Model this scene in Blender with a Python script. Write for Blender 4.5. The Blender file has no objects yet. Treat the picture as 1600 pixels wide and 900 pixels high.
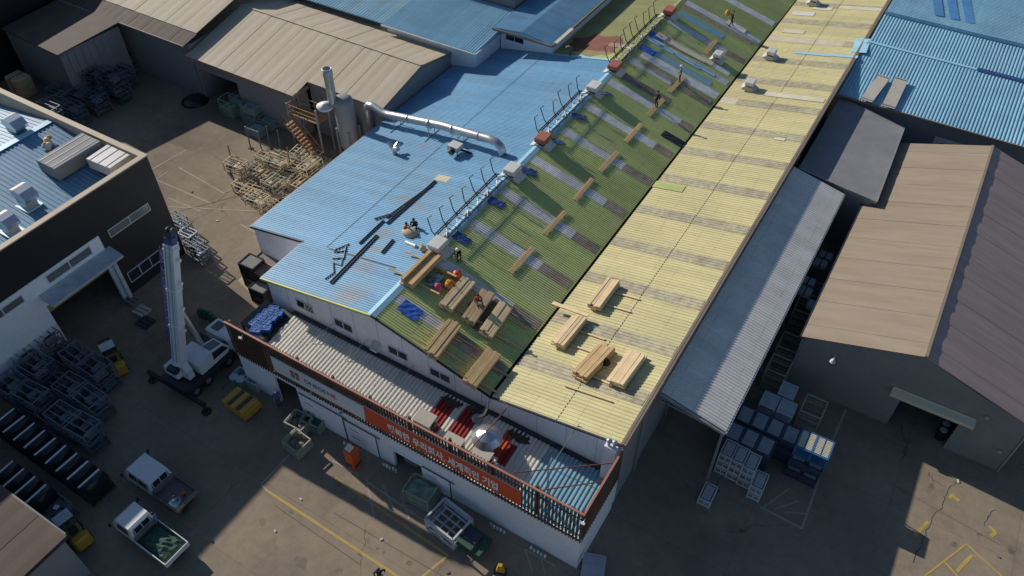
import bpy, math, random
from mathutils import Vector, Matrix, Euler
R = math.radians
random.seed(7)
SC = bpy.context.scene
COL = SC.collection

# ---------------------------------------------------------------- camera, sky, sun, exposure
CAM_H, FPX, PITCH, YAW = 47.0, 1242.4, R(45.85), R(-31.32)
cd = bpy.data.cameras.new('camera')
cd.sensor_width = 36.0
cd.lens = 36.0 * FPX / 1600.0
cd.clip_end = 1500.0
cam = bpy.data.objects.new('camera', cd)
COL.objects.link(cam)
cam.location = (0, 0, CAM_H)
cam.rotation_euler = (R(90) - PITCH, 0, -YAW)
SC.camera = cam

SUN_TRAVEL = Vector((2.10, -0.36, -1.0))       # direction in which the light travels
to_sun = (-SUN_TRAVEL).normalized()
SUN_EL = math.asin(to_sun.z)
SUN_AZ = math.atan2(to_sun.x, to_sun.y)
w = bpy.data.worlds.new('World')
SC.world = w
w.use_nodes = True
nt = w.node_tree
sky = nt.nodes.new('ShaderNodeTexSky')
sky.sky_type = 'NISHITA'
sky.sun_disc = False
sky.sun_elevation = SUN_EL
sky.sun_rotation = SUN_AZ
sky.air_density = 1.1
sky.dust_density = 0.3
sky.ozone_density = 3.0
bg = nt.nodes['Background']
bg.inputs['Strength'].default_value = 0.078
nt.links.new(sky.outputs[0], bg.inputs['Color'])
sl = bpy.data.lights.new('sun', 'SUN')
sl.energy = 5.0
sl.angle = R(0.5)
sl.color = (1.0, 0.93, 0.82)
so = bpy.data.objects.new('sun', sl)
COL.objects.link(so)
so.location = (-60, 20, 60)
so.rotation_euler = SUN_TRAVEL.to_track_quat('-Z', 'Y').to_euler()
SC.view_settings.view_transform = 'Standard'
SC.view_settings.look = 'None'
SC.view_settings.gamma = 1.0
SC.view_settings.use_curve_mapping = False
SC.view_settings.exposure = 0.0

# ---------------------------------------------------------------- survey helpers: photo measurement -> place on the ground or a roof
_f = Vector((math.sin(YAW) * math.cos(PITCH), math.cos(YAW) * math.cos(PITCH), -math.sin(PITCH)))
_r = _f.cross(Vector((0, 0, 1))).normalized()
_u = _r.cross(_f)
def ray(px, py):
    return _r * ((px - 800) / FPX) - _u * ((py - 450) / FPX) + _f
def at(px, py, z=0.0):
    d = ray(px, py)
    return Vector((0, 0, CAM_H)) + d * ((z - CAM_H) / d.z)
def atx(px, py, X):
    d = ray(px, py)
    return Vector((0, 0, CAM_H)) + d * (X / d.x)
def aty(px, py, Y):
    d = ray(px, py)
    return Vector((0, 0, CAM_H)) + d * (Y / d.y)
RX, VX, EX, LX, WX = -26.4, -17.1, -7.85, -36.85, -42.7      # ridge, valley, high eave, left eaves
RZ, VZ, EZ = 7.92, 5.5, 7.25
Y0, Y1 = 25.65, 97.0
SB = 0.191
SG_, SY_ = (RZ-VZ)/(VX-RX), (EZ-VZ)/(EX-VX)
def zroof(X):
    if X < RX: return RZ - SB * (RX - X)
    if X < VX: return RZ - SG_ * (X - RX)
    return VZ + SY_ * (X - VX)
def onroof(px, py, h=0.0):
    d = ray(px, py); d = d / -d.z
    t = 37.0
    while t < 46:
        P = d * t
        if CAM_H - t <= zroof(P.x) + h: break
        t += 0.01
    return Vector((P.x, P.y, CAM_H - t))

# ---------------------------------------------------------------- mesh builder
ORG = {}
class MB:
    def __init__(s): s.v = []; s.f = []; s.m = []; s.cur = 0
    def face(s, *i):
        s.f.append(tuple(i)); s.m.append(s.cur); return s
    def add(s, vs, fs):
        n = len(s.v); s.v += [tuple(p) for p in vs]
        for q in fs: s.face(*[n + k for k in q])
        return s
    def bx(s, x0, x1, y0, y1, z0, z1):
        return s.add([(x0,y0,z0),(x1,y0,z0),(x1,y1,z0),(x0,y1,z0),(x0,y0,z1),(x1,y0,z1),(x1,y1,z1),(x0,y1,z1)],
                     [(0,3,2,1),(4,5,6,7),(0,1,5,4),(1,2,6,5),(2,3,7,6),(3,0,4,7)])
    def box(s, c, d, rz=0.0, rx=0.0, ry=0.0):
        M = Euler((rx, ry, rz)).to_matrix(); c = Vector(c); hx, hy, hz = d[0]/2, d[1]/2, d[2]/2
        P = [M @ Vector((a*hx, b*hy, e*hz)) + c for e in (-1,1) for a,b in ((-1,-1),(1,-1),(1,1),(-1,1))]
        return s.add(P, [(0,3,2,1),(4,5,6,7),(0,1,5,4),(1,2,6,5),(2,3,7,6),(3,0,4,7)])
    def bevbox(s, x0, x1, y0, y1, z0, z1, b=0.05):
        # box with chamfered vertical edges and top
        ring = lambda i, z: [(x0+b+i*0,y0+i,z),(x1-b,y0+i,z),(x1-i,y0+b,z),(x1-i,y1-b,z),(x1-b,y1-i,z),(x0+b,y1-i,z),(x0+i,y1-b,z),(x0+i,y0+b,z)]
        vs = ring(0,z0)+ring(0,z1-b)+ring(b*0.8,z1)
        fs = [tuple(range(7,-1,-1)), tuple(range(16,24))]
        for k in range(2):
            for i in range(8):
                j=(i+1)%8; fs.append((k*8+i,k*8+j,k*8+8+j,k*8+8+i))
        return s.add(vs, fs)
    def tube(s, p, q, r, n=6, r2=None, cap=True):
        p, q = Vector(p), Vector(q); r2 = r if r2 is None else r2
        d = (q-p)
        if d.length < 1e-6: return s
        d.normalize(); a = d.cross(Vector((0,0,1)))
        if a.length < 1e-3: a = Vector((1,0,0))
        a.normalize(); b = d.cross(a)
        vs = []
        for c, rr in ((p,r),(q,r2)):
            for i in range(n):
                t = 2*math.pi*i/n + math.pi/n; vs.append(c + a*(math.cos(t)*rr) + b*(math.sin(t)*rr))
        fs = [(i,(i+1)%n,n+(i+1)%n,n+i) for i in range(n)]
        if cap: fs += [tuple(range(n-1,-1,-1)), tuple(range(n,2*n))]
        return s.add(vs, fs)
    def bar(s, p, q, wd, ht=None):
        return s.tube(p, q, wd*0.7071, 4)
    def path(s, pts, r, n=10):
        pts = [Vector(p) for p in pts]; rings = []
        a = None
        for i, p in enumerate(pts):
            d = (pts[min(i+1,len(pts)-1)] - pts[max(i-1,0)]).normalized()
            if a is None:
                a = d.cross(Vector((0,0,1)))
                if a.length < 1e-3: a = Vector((1,0,0))
            a = (a - d*a.dot(d)).normalized(); b = d.cross(a)
            rings.append([p + a*(math.cos(2*math.pi*k/n)*r) + b*(math.sin(2*math.pi*k/n)*r) for k in range(n)])
        vs = [v for g in rings for v in g]; fs = []
        for i in range(len(pts)-1):
            for k in range(n):
                j=(k+1)%n; fs.append((i*n+k,i*n+j,(i+1)*n+j,(i+1)*n+k))
        fs += [tuple(range(n-1,-1,-1)), tuple(range((len(pts)-1)*n, len(pts)*n))]
        return s.add(vs, fs)
    def lathe(s, prof, n=16, c=(0,0,0), close=True):
        vs = []
        for r, z in prof:
            for i in range(n):
                t = 2*math.pi*i/n; vs.append((c[0]+r*math.cos(t), c[1]+r*math.sin(t), c[2]+z))
        fs = []
        for k in range(len(prof)-1):
            for i in range(n):
                j=(i+1)%n; fs.append((k*n+i,k*n+j,(k+1)*n+j,(k+1)*n+i))
        if close: fs += [tuple(range(n-1,-1,-1)), tuple(range((len(prof)-1)*n, len(prof)*n))]
        return s.add(vs, fs)
    def prism(s, poly, ext):
        ext = Vector(ext); n = len(poly); P = [Vector(p) for p in poly]
        nrm = Vector((0,0,0))
        for i in range(n): nrm += P[i].cross(P[(i+1)%n])
        if nrm.dot(ext) > 0: P = P[::-1]
        return s.add(P + [p+ext for p in P], [tuple(range(n)), tuple(range(2*n-1,n-1,-1))] + [((i+1)%n,i,n+i,n+(i+1)%n) for i in range(n)])
    def quad(s, a, b, c, d):
        return s.add([a,b,c,d], [(0,1,2,3)])
    def corr(s, A, U, V, pitch=0.2, dep=0.035, slab=0.06, top=0.34, jit=0.0):
        # corrugated sheet: ribs run along V and repeat along U; closed underneath by a flat deck
        A, U, V = Vector(A), Vector(U), Vector(V)
        L = U.length; u = U/L; N = u.cross(V).normalized()
        if N.z < 0: N = -N
        n = max(1, round(L/pitch)); p = L/n; pts = []
        for i in range(n):
            x = i*p
            pts += [(x,0),(x+p*(0.86-top)*0.5,0),(x+p*0.5-p*top*0.36,dep),(x+p*0.5+p*top*0.36,dep),(x+p*(0.5+top*0.5+0.07),0)]
        pts.append((L,0))
        m = len(pts); base = len(s.v)
        for off in (Vector((0,0,0)), V):
            for x, z in pts: s.v.append(tuple(A + off + u*x + N*(z + (random.uniform(-jit,jit) if jit else 0))))
        for i in range(m-1):
            s.face(base+i, base+i+1, base+m+i+1, base+m+i)
        if slab:
            D = -N*slab; e = 0.004
            B = [A-N*e, A+U-N*e, A+U+V-N*e, A+V-N*e]
            s.add(B + [b+D for b in B], [(0,1,2,3),(7,6,5,4),(0,4,5,1),(1,5,6,2),(2,6,7,3),(3,7,4,0)])
        return s
    def build(s, name, mt, parent=None, local=False, smooth=False, label=None):
        me = bpy.data.meshes.new(name)
        o0 = Vector((0,0,0)) if (parent is None or local) else ORG[parent.name]
        me.from_pydata([(x-o0.x, y-o0.y, z-o0.z) for x,y,z in s.v], [], s.f)
        mts = mt if isinstance(mt, (list, tuple)) else [mt]
        for k in mts: me.materials.append(M[k] if isinstance(k, str) else k)
        if len(mts) > 1: me.polygons.foreach_set('material_index', s.m)
        if smooth: me.polygons.foreach_set('use_smooth', [True]*len(me.polygons))
        me.update()
        o = bpy.data.objects.new(name, me); COL.objects.link(o)
        if parent is not None: o.parent = parent
        ORG[o.name] = ORG[parent.name] if parent is not None else Vector((0,0,0))
        if label: o['label'] = label
        return o
def tag(o, label, cat, group=None):
    o['label'] = label; o['category'] = cat
    if group: o['group'] = group
    return o
def thing(name, label, cat, loc=(0,0,0), rz=0.0, group=None):
    o = bpy.data.objects.new(name, None); COL.objects.link(o); o.empty_display_size = 0.2
    o.location = loc; o.rotation_euler = (0,0,rz); ORG[o.name] = Vector(loc)
    return tag(o, label, cat, group)
def structure(o):
    o['kind'] = 'structure'; return o
def dup(root, loc, rz, label, group=None, rot=None):
    def cp(o, par):
        c = o.copy(); COL.objects.link(c)
        if par is not None: c.parent = par
        for ch in o.children: cp(ch, c)
        return c
    r = cp(root, None); r.location = loc; r.rotation_euler = rot if rot is not None else (0,0,rz)
    r['label'] = label
    if group: r['group'] = group
    return r
ORD = ['first','second','third','fourth','fifth','sixth','seventh','eighth','ninth','tenth','eleventh','twelfth','thirteenth','fourteenth','fifteenth','sixteenth','seventeenth','eighteenth']

# ---------------------------------------------------------------- materials
M = {}
def mat(name, col, rough=0.6, metal=0.0, var=0.12, scale=0.6, stain=None, samt=0.35, sscale=0.15, stretch=(1,1,1), bump=0.0, bscale=20.0, fine=0.06, spec=0.5, grime=None, tint=0.10, rust=None, sheet=None, cracks=False):
    m = bpy.data.materials.new(name); m.use_nodes = True; nt = m.node_tree; N, L = nt.nodes, nt.links
    b = N['Principled BSDF']; b.inputs['Roughness'].default_value = rough; b.inputs['Metallic'].default_value = metal
    b.inputs['Specular IOR Level'].default_value = spec
    tc = N.new('ShaderNodeTexCoord'); mp = N.new('ShaderNodeMapping'); mp.inputs['Scale'].default_value = stretch
    L.new(tc.outputs['Object'], mp.inputs['Vector'])
    oi = N.new('ShaderNodeObjectInfo')
    def noise(sc, det=5, rg=0.6, vec=mp.outputs[0]):
        n = N.new('ShaderNodeTexNoise'); n.inputs['Scale'].default_value = sc; n.inputs['Detail'].default_value = det; n.inputs['Roughness'].default_value = rg
        L.new(vec, n.inputs['Vector']); return n.outputs['Fac']
    def ramp(f, a, c, ca=(0,0,0,1), cc=(1,1,1,1)):
        r = N.new('ShaderNodeValToRGB'); r.color_ramp.elements[0].position = a; r.color_ramp.elements[1].position = c
        r.color_ramp.elements[0].color = ca; r.color_ramp.elements[1].color = cc
        L.new(f, r.inputs[0]); return r.outputs[0]
    def mix(f, a, c, mode='MIX'):
        x = N.new('ShaderNodeMix'); x.data_type = 'RGBA'; x.blend_type = mode
        if isinstance(f, float): x.inputs[0].default_value = f
        else: L.new(f, x.inputs[0])
        for k, v in ((6,a),(7,c)):
            if isinstance(v, tuple): x.inputs[k].default_value = v
            else: L.new(v, x.inputs[k])
        return x.outputs[2]
    c3 = lambda c, k=1.0: (min(1,c[0]*k), min(1,c[1]*k), min(1,c[2]*k), 1)
    out = mix(ramp(noise(scale), 0.3, 0.7), c3(col,1-var), c3(col,1+var))
    if fine: out = mix(ramp(noise(scale*14, 3), 0.3, 0.7), mix(1.0, out, (1-fine,1-fine,1-fine,1), 'MULTIPLY'), mix(1.0, out, (1+fine,1+fine,1+fine,1), 'MULTIPLY'))
    if stain:
        k = ramp(noise(sscale, 6, 0.65), 0.5, 0.68)
        mm = N.new('ShaderNodeMath'); mm.operation = 'MULTIPLY'; mm.inputs[1].default_value = samt; L.new(k, mm.inputs[0])
        out = mix(mm.outputs[0], out, c3(stain))
    if grime:
        k = ramp(noise(sscale*5, 6, 0.7), 0.54, 0.7)
        mm = N.new('ShaderNodeMath'); mm.operation = 'MULTIPLY'; mm.inputs[1].default_value = 0.5; L.new(k, mm.inputs[0])
        out = mix(mm.outputs[0], out, c3(grime))
    if cracks:
        vo = N.new('ShaderNodeTexVoronoi'); vo.feature = 'DISTANCE_TO_EDGE'; vo.inputs['Scale'].default_value = 0.11
        dn = N.new('ShaderNodeTexNoise'); dn.inputs['Scale'].default_value = 0.9; dn.inputs['Detail'].default_value = 6; L.new(tc.outputs['Object'], dn.inputs['Vector'])
        va = N.new('ShaderNodeVectorMath'); va.operation = 'MULTIPLY_ADD'; va.inputs[1].default_value = (1.6,1.6,0); L.new(dn.outputs['Color'], va.inputs[0]); L.new(tc.outputs['Object'], va.inputs[2]); L.new(va.outputs[0], vo.inputs['Vector'])
        ck = ramp(vo.outputs['Distance'], 0.0, 0.007, (1,1,1,1), (0,0,0,1))
        cm = N.new('ShaderNodeMath'); cm.operation = 'MULTIPLY'; L.new(ck, cm.inputs[0]); L.new(ramp(noise(0.22, 4), 0.5, 0.62), cm.inputs[1])
        out = mix(cm.outputs[0], out, mix(1.0, out, (.42,.40,.38,1), 'MULTIPLY'))
        sp_ = ramp(noise(9.0, 3, 0.75), 0.62, 0.70); out = mix(sp_, out, mix(1.0, out, (.80,.79,.78,1), 'MULTIPLY'))
        br = N.new('ShaderNodeTexBrick'); br.inputs['Scale'].default_value = 1.0; br.inputs['Brick Width'].default_value = 7.5; br.inputs['Row Height'].default_value = 5.0; br.inputs['Mortar Size'].default_value = 0.018; br.offset = 0.0
        br.inputs['Color1'].default_value = (0,0,0,1); br.inputs['Color2'].default_value = (0.12,0.12,0.12,1); br.inputs['Mortar'].default_value = (.75,.75,.75,1); L.new(tc.outputs['Object'], br.inputs['Vector'])
        out = mix(br.outputs['Color'], out, mix(1.0, out, (.62,.60,.58,1), 'MULTIPLY'))
    if sheet:
        # sheets laid side by side weather differently: a constant tone per sheet width, and thin run-off streaks along the ribs
        ax, wd_, am = sheet; sp0 = N.new('ShaderNodeSeparateXYZ'); L.new(tc.outputs['Object'], sp0.inputs[0])
        dv = N.new('ShaderNodeMath'); dv.operation = 'DIVIDE'; dv.inputs[1].default_value = wd_; L.new(sp0.outputs[ax], dv.inputs[0])
        fl = N.new('ShaderNodeMath'); fl.operation = 'FLOOR'; L.new(dv.outputs[0], fl.inputs[0])
        wn = N.new('ShaderNodeTexWhiteNoise'); wn.noise_dimensions = '1D'; L.new(fl.outputs[0], wn.inputs['W'])
        out = mix(wn.outputs['Value'], mix(1.0, out, (1-am,1-am,1-am*.8,1), 'MULTIPLY'), mix(1.0, out, (1+am,1+am,1+am*.8,1), 'MULTIPLY'))
        mp2 = N.new('ShaderNodeMapping'); sc_ = [.12,.12,.12]; sc_[ax] = 5.0; mp2.inputs['Scale'].default_value = sc_; L.new(tc.outputs['Object'], mp2.inputs['Vector'])
        st = ramp(noise(1.6, 6, 0.7, mp2.outputs[0]), 0.42, 0.75)
        out = mix(st, out, mix(1.0, out, (1-am*2.6,1-am*2.9,1-am*3.0,1), 'MULTIPLY'))
        # rows of fixing screws and lap dirt across the ribs
        ox = 1-ax; d2 = N.new('ShaderNodeMath'); d2.operation = 'DIVIDE'; d2.inputs[1].default_value = 1.55; L.new(sp0.outputs[ox], d2.inputs[0])
        fr = N.new('ShaderNodeMath'); fr.operation = 'FRACT'; L.new(d2.outputs[0], fr.inputs[0])
        lt = N.new('ShaderNodeMath'); lt.operation = 'LESS_THAN'; lt.inputs[1].default_value = 0.035; L.new(fr.outputs[0], lt.inputs[0])
        md = N.new('ShaderNodeMath'); md.operation = 'MULTIPLY'; L.new(lt.outputs[0], md.inputs[0]); L.new(ramp(noise(2.2, 3, 0.6), 0.35, 0.65), md.inputs[1])
        out = mix(md.outputs[0], out, mix(1.0, out, (.72,.72,.74,1), 'MULTIPLY'))
    if rust:
        sp = N.new('ShaderNodeSeparateXYZ'); L.new(tc.outputs['Object'], sp.inputs[0]); acc = None
        for (rx_, ry_, sx_, sy_) in rust:
            def lin(o_, c_, k_):
                q = N.new('ShaderNodeMath'); q.operation = 'SUBTRACT'; L.new(o_, q.inputs[0]); q.inputs[1].default_value = c_
                q2 = N.new('ShaderNodeMath'); q2.operation = 'DIVIDE'; L.new(q.outputs[0], q2.inputs[0]); q2.inputs[1].default_value = k_
                q3 = N.new('ShaderNodeMath'); q3.operation = 'POWER'; L.new(q2.outputs[0], q3.inputs[0]); q3.inputs[1].default_value = 2.0; return q3.outputs[0]
            ad = N.new('ShaderNodeMath'); ad.operation = 'ADD'; L.new(lin(sp.outputs[0], rx_, sx_), ad.inputs[0]); L.new(lin(sp.outputs[1], ry_, sy_), ad.inputs[1])
            iv = N.new('ShaderNodeMath'); iv.operation = 'SUBTRACT'; iv.use_clamp = True; iv.inputs[0].default_value = 1.0; L.new(ad.outputs[0], iv.inputs[1])
            if acc is None: acc = iv.outputs[0]
            else:
                mx = N.new('ShaderNodeMath'); mx.operation = 'MAXIMUM'; L.new(acc, mx.inputs[0]); L.new(iv.outputs[0], mx.inputs[1]); acc = mx.outputs[0]
        ml = N.new('ShaderNodeMath'); ml.operation = 'MULTIPLY'; L.new(acc, ml.inputs[0]); L.new(ramp(noise(1.1, 6, 0.7), 0.36, 0.64), ml.inputs[1])
        ms = N.new('ShaderNodeMath'); ms.operation = 'MULTIPLY'; ms.inputs[1].default_value = 0.62; L.new(ml.outputs[0], ms.inputs[0])
        out = mix(ms.outputs[0], out, (0.34,0.235,0.14,1))
    # slight piece-to-piece tint
    hsv = N.new('ShaderNodeHueSaturation'); ma = N.new('ShaderNodeMath'); ma.operation = 'MULTIPLY_ADD'; ma.inputs[1].default_value = tint; ma.inputs[2].default_value = 1-tint/2
    L.new(oi.outputs['Random'], ma.inputs[0]); L.new(ma.outputs[0], hsv.inputs['Value']); L.new(out, hsv.inputs['Color'])
    L.new(hsv.outputs[0], b.inputs['Base Color'])
    if bump:
        bn = N.new('ShaderNodeBump'); bn.inputs['Strength'].default_value = bump; bn.inputs['Distance'].default_value = 0.02
        L.new(noise(bscale, 6, 0.65), bn.inputs['Height']); L.new(bn.outputs[0], b.inputs['Normal'])
    M[name] = m
    return m
mat('ground', (0.255,0.205,0.155), 0.92, cracks=True, var=0.2, scale=0.12, stain=(0.11,0.095,0.08), samt=0.55, sscale=0.07, bump=0.25, bscale=6, grime=(0.15,0.12,0.095), fine=0.09, spec=0.25)
mat('plain_blue_sheet', (0.12,0.27,0.43), 0.45, sheet=(1,0.9,0.07), var=0.14, scale=0.35, stain=(0.17,0.29,0.39), samt=0.5, sscale=0.15, spec=0.3)
RUSTY = [(p_.x+22, p_.y-Y0, a_, b_) for p_, a_, b_ in [(onroof(x_, y_), a_, b_) for x_, y_, a_, b_ in ((558,452,1.6,1.3),(572,415,1.6,1.2),(592,385,1.2,1.2),(602,365,1.0,.9),(540,465,1.6,.7),(648,325,1.2,.7),(668,228,1.2,.5),(700,90,2.5,.5),(630,310,1.0,.5))]]
mat('blue_sheet', (0.18,0.38,0.575), 0.45, sheet=(1,0.8,0.06), rust=RUSTY, var=0.12, scale=0.35, stain=(0.235,0.365,0.46), samt=0.45, sscale=0.12, stretch=(0.3,1,1))
mat('green_sheet', (0.50,0.56,0.22), 0.5, sheet=(1,0.8,0.06), var=0.16, scale=0.3, stain=(0.54,0.56,0.30), samt=0.5, sscale=0.14, stretch=(0.3,1,1), grime=(0.40,0.44,0.20))
mat('olive_sheet', (0.36,0.36,0.16), 0.55, sheet=(1,0.8,0.06), var=0.10, scale=0.3, stain=(0.30,0.33,0.15), samt=0.5, sscale=0.1, stretch=(0.4,1,1))
mat('yellow_sheet', (0.63,0.565,0.30), 0.5, sheet=(1,0.84,0.055), var=0.09, scale=0.4, stain=(0.50,0.455,0.25), samt=0.5, sscale=0.15, stretch=(0.3,1,1), grime=(0.47,0.43,0.25))
mat('skylight_grey', (0.43,0.385,0.265), 0.55, tint=0.14, var=0.25, scale=2.5, stain=(0.22,0.19,0.14), samt=0.5, sscale=0.8, fine=0.15)
mat('skylight_pale', (0.66,0.66,0.66), 0.45, tint=0.35, var=0.18, scale=1.6, stain=(0.58,0.56,0.54), samt=0.6, sscale=0.6, fine=0.12)
mat('skylight_brown', (0.36,0.30,0.23), 0.6, tint=0.35, var=0.25, scale=2.0, stain=(0.12,0.10,0.08), samt=0.5, sscale=0.6, fine=0.15)
mat('pale_blue_sheet', (0.30,0.50,0.62), 0.4, var=0.08, scale=0.8)
mat('ivory_sheet', (0.62,0.56,0.42), 0.5, var=0.1, scale=0.8, grime=(0.4,0.35,0.27))
mat('annex_sheet', (0.78,0.75,0.67), 0.45, sheet=(0,0.9,0.06), var=0.08, scale=0.5, stain=(0.66,0.63,0.56), samt=0.5, sscale=0.25, stretch=(1,0.3,1))
mat('annex_blue_sheet', (0.24,0.46,0.60), 0.45, sheet=(0,0.9,0.07), var=0.10, scale=0.5, stain=(0.42,0.48,0.42), samt=0.5, sscale=0.35, stretch=(1,0.3,1))
mat('grey_sheet', (0.68,0.66,0.62), 0.4, sheet=(1,1.0,0.05), var=0.08, scale=0.5, stain=(0.52,0.52,0.53), samt=0.5, sscale=0.2)
mat('block_roof', (0.20,0.205,0.215), 0.75, var=0.12, scale=0.4, stain=(0.27,0.27,0.275), samt=0.6, sscale=0.2, bump=0.15)
mat('right_blue_sheet', (0.25,0.475,0.63), 0.4, sheet=(0,0.9,0.07), var=0.10, scale=0.4, stain=(0.27,0.44,0.57), samt=0.5, sscale=0.2)
mat('deep_blue_sheet', (0.07,0.22,0.46), 0.45, var=0.12, scale=0.5)
mat('tan_fabric', (0.26,0.205,0.15), 0.75, tint=0.05, var=0.10, scale=0.8, stain=(0.31,0.25,0.19), samt=0.6, sscale=0.5, stretch=(0.1,2.2,1))
mat('mauve_fabric', (0.36,0.27,0.25), 0.8, tint=0.05, var=0.12, scale=0.8, stain=(0.44,0.34,0.315), samt=0.6, sscale=0.5, stretch=(0.1,2.2,1))
mat('beige_fabric', (0.48,0.405,0.305), 0.75, tint=0.05, var=0.10, scale=0.8, stain=(0.34,0.275,0.195), samt=0.6, sscale=0.4, stretch=(2.0,0.1,1), grime=(0.36,0.29,0.205))
mat('brown_fabric', (0.085,0.055,0.043), 0.8, tint=0.05, var=0.12, scale=0.6, stain=(0.12,0.085,0.065), samt=0.5, sscale=0.3)
mat('rust_brown', (0.20,0.075,0.05), 0.85, var=0.2, scale=0.9, stain=(0.26,0.12,0.08), samt=0.6, sscale=0.4, fine=0.12)
mat('rust_stain', (0.36,0.22,0.10), 0.8, var=0.25, scale=1.5)
mat('white_wall', (0.80,0.81,0.86), 0.7, var=0.05, scale=0.3, stain=(0.60,0.60,0.64), samt=0.4, sscale=0.2)
mat('grey_wall', (0.25,0.25,0.26), 0.75, var=0.08, scale=0.3, stain=(0.19,0.19,0.2), samt=0.5, sscale=0.25, bump=0.1)
mat('hall_wall', (0.215,0.215,0.22), 0.8, var=0.10, scale=0.3, stain=(0.16,0.16,0.165), samt=0.5, sscale=0.25, bump=0.1)
mat('green_wall', (0.20,0.24,0.19), 0.8)
mat('dark_cladding', (0.022,0.022,0.024), 0.55, var=0.12, scale=0.5, spec=0.3)
mat('parapet', (0.48,0.39,0.29), 0.7, var=0.10, scale=0.6, stain=(0.40,0.32,0.24), samt=0.5, sscale=0.3)
mat('screen_brown', (0.105,0.06,0.045), 0.6, var=0.15, scale=1.2, grime=(0.16,0.10,0.08))
mat('screen_rail', (0.42,0.175,0.125), 0.55, var=0.15, scale=0.9, grime=(0.50,0.30,0.24))
mat('maroon_steel', (0.20,0.06,0.06), 0.5)
mat('fascia', (0.24,0.185,0.145), 0.6, var=0.12)
mat('fascia_yellow', (0.50,0.52,0.16), 0.55)
mat('flashing_blue', (0.33,0.57,0.72), 0.4, var=0.1)
mat('galv', (0.47,0.48,0.50), 0.38, 0.75, var=0.15, scale=1.5, grime=(0.34,0.33,0.33))
mat('galv_dull', (0.40,0.41,0.42), 0.5, 0.55, var=0.18, scale=2.0, grime=(0.28,0.26,0.25))
mat('bright_metal', (0.72,0.72,0.73), 0.22, 0.85, var=0.08)
mat('vent_white', (0.60,0.59,0.57), 0.5, var=0.12, scale=2.0, grime=(0.42,0.38,0.34))
mat('vent_red', (0.33,0.11,0.07), 0.7, var=0.2, scale=2.5, grime=(0.22,0.09,0.06))
mat('asphalt_patch', (0.19,0.155,0.12), 0.93, var=0.18, scale=0.5, grime=(0.13,0.11,0.09), spec=0.2)
mat('asphalt_pale', (0.27,0.22,0.165), 0.93, var=0.18, scale=0.5, grime=(0.19,0.155,0.12), spec=0.2)
mat('oil', (0.165,0.135,0.105), 0.7, var=0.3, scale=2.0)
mat('tarp_blue', (0.025,0.10,0.42), 0.5, var=0.2, scale=3.0)
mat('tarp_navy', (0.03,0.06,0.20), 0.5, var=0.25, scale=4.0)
mat('pine', (0.66,0.50,0.30), 0.75, tint=0.32, var=0.14, scale=1.5, stretch=(6,0.7,6), grime=(0.47,0.31,0.16), fine=0.1)
mat('pine_aged', (0.55,0.40,0.24), 0.8, tint=0.32, var=0.2, scale=1.5, stretch=(6,0.7,6), grime=(0.33,0.21,0.12), fine=0.1)
mat('plank_orange', (0.56,0.38,0.19), 0.75, tint=0.32, var=0.18, scale=1.5, stretch=(6,0.7,6), grime=(0.36,0.21,0.10))
mat('wood_brown', (0.20,0.115,0.07), 0.8, tint=0.32, var=0.2, stretch=(6,0.7,6))
mat('black_steel', (0.02,0.022,0.026), 0.55, 0.2, var=0.2)
mat('dark_steel', (0.05,0.055,0.065), 0.5, 0.4, var=0.2, scale=2.0)
mat('rack_blue', (0.12,0.16,0.21), 0.5, 0.3, var=0.25, scale=1.5, grime=(0.10,0.09,0.09))
mat('rack_slate', (0.16,0.19,0.215), 0.55, 0.2, var=0.25, scale=1.5, grime=(0.12,0.10,0.09))
mat('rack_cream', (0.56,0.44,0.28), 0.6, 0.0, var=0.2, scale=1.5, grime=(0.33,0.22,0.13))
mat('rack_green', (0.20,0.30,0.23), 0.6, 0.0, var=0.2, scale=1.5)
mat('rack_teal', (0.24,0.33,0.34), 0.6, 0.1, var=0.2, scale=1.5)
mat('rack_pale', (0.45,0.50,0.56), 0.5, 0.1, var=0.15, scale=1.5)
mat('rack_olive', (0.33,0.32,0.25), 0.65, 0.0, var=0.15, scale=1.5)
mat('crate_grey', (0.55,0.56,0.56), 0.6, var=0.15, scale=1.5)
mat('crate_navy', (0.04,0.055,0.09), 0.5, var=0.15, scale=1.5)
mat('crate_lid', (0.42,0.44,0.47), 0.5, var=0.12, scale=1.5)
mat('crate_blue', (0.05,0.15,0.30), 0.45, var=0.1)
mat('crate_cream', (0.62,0.56,0.42), 0.6, var=0.08)
mat('rust_rail', (0.38,0.20,0.09), 0.8, var=0.3, scale=2.0, grime=(0.42,0.30,0.17))
mat('orange', (0.75,0.115,0.02), 0.55, var=0.1)
mat('banner_orange', (0.66,0.085,0.022), 0.6, var=0.06, scale=0.5)
mat('red_patch', (0.30,0.022,0.018), 0.7, var=0.15, scale=1.2, grime=(0.24,0.04,0.03))
mat('red_lead', (0.50,0.085,0.03), 0.7, var=0.2, scale=2.0)
mat('sign_white', (0.70,0.71,0.73), 0.5, var=0.03)
mat('letter_white', (0.80,0.80,0.80), 0.5, var=0.02)
mat('letter_navy', (0.06,0.08,0.16), 0.5, var=0.02)
mat('letter_red', (0.55,0.05,0.10), 0.5, var=0.02)
mat('letter_orange', (0.65,0.10,0.03), 0.5, var=0.02)
mat('letter_green', (0.10,0.16,0.13), 0.5, var=0.02)
mat('truck_white', (0.66,0.67,0.68), 0.3, var=0.05, grime=(0.55,0.54,0.53))
mat('bed_grey', (0.16,0.155,0.15), 0.7, var=0.2, scale=2)
mat('rubber', (0.018,0.018,0.02), 0.85)
mat('crane_white', (0.62,0.64,0.67), 0.35, var=0.06)
mat('crane_blue', (0.05,0.055,0.23), 0.4, var=0.1)
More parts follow.
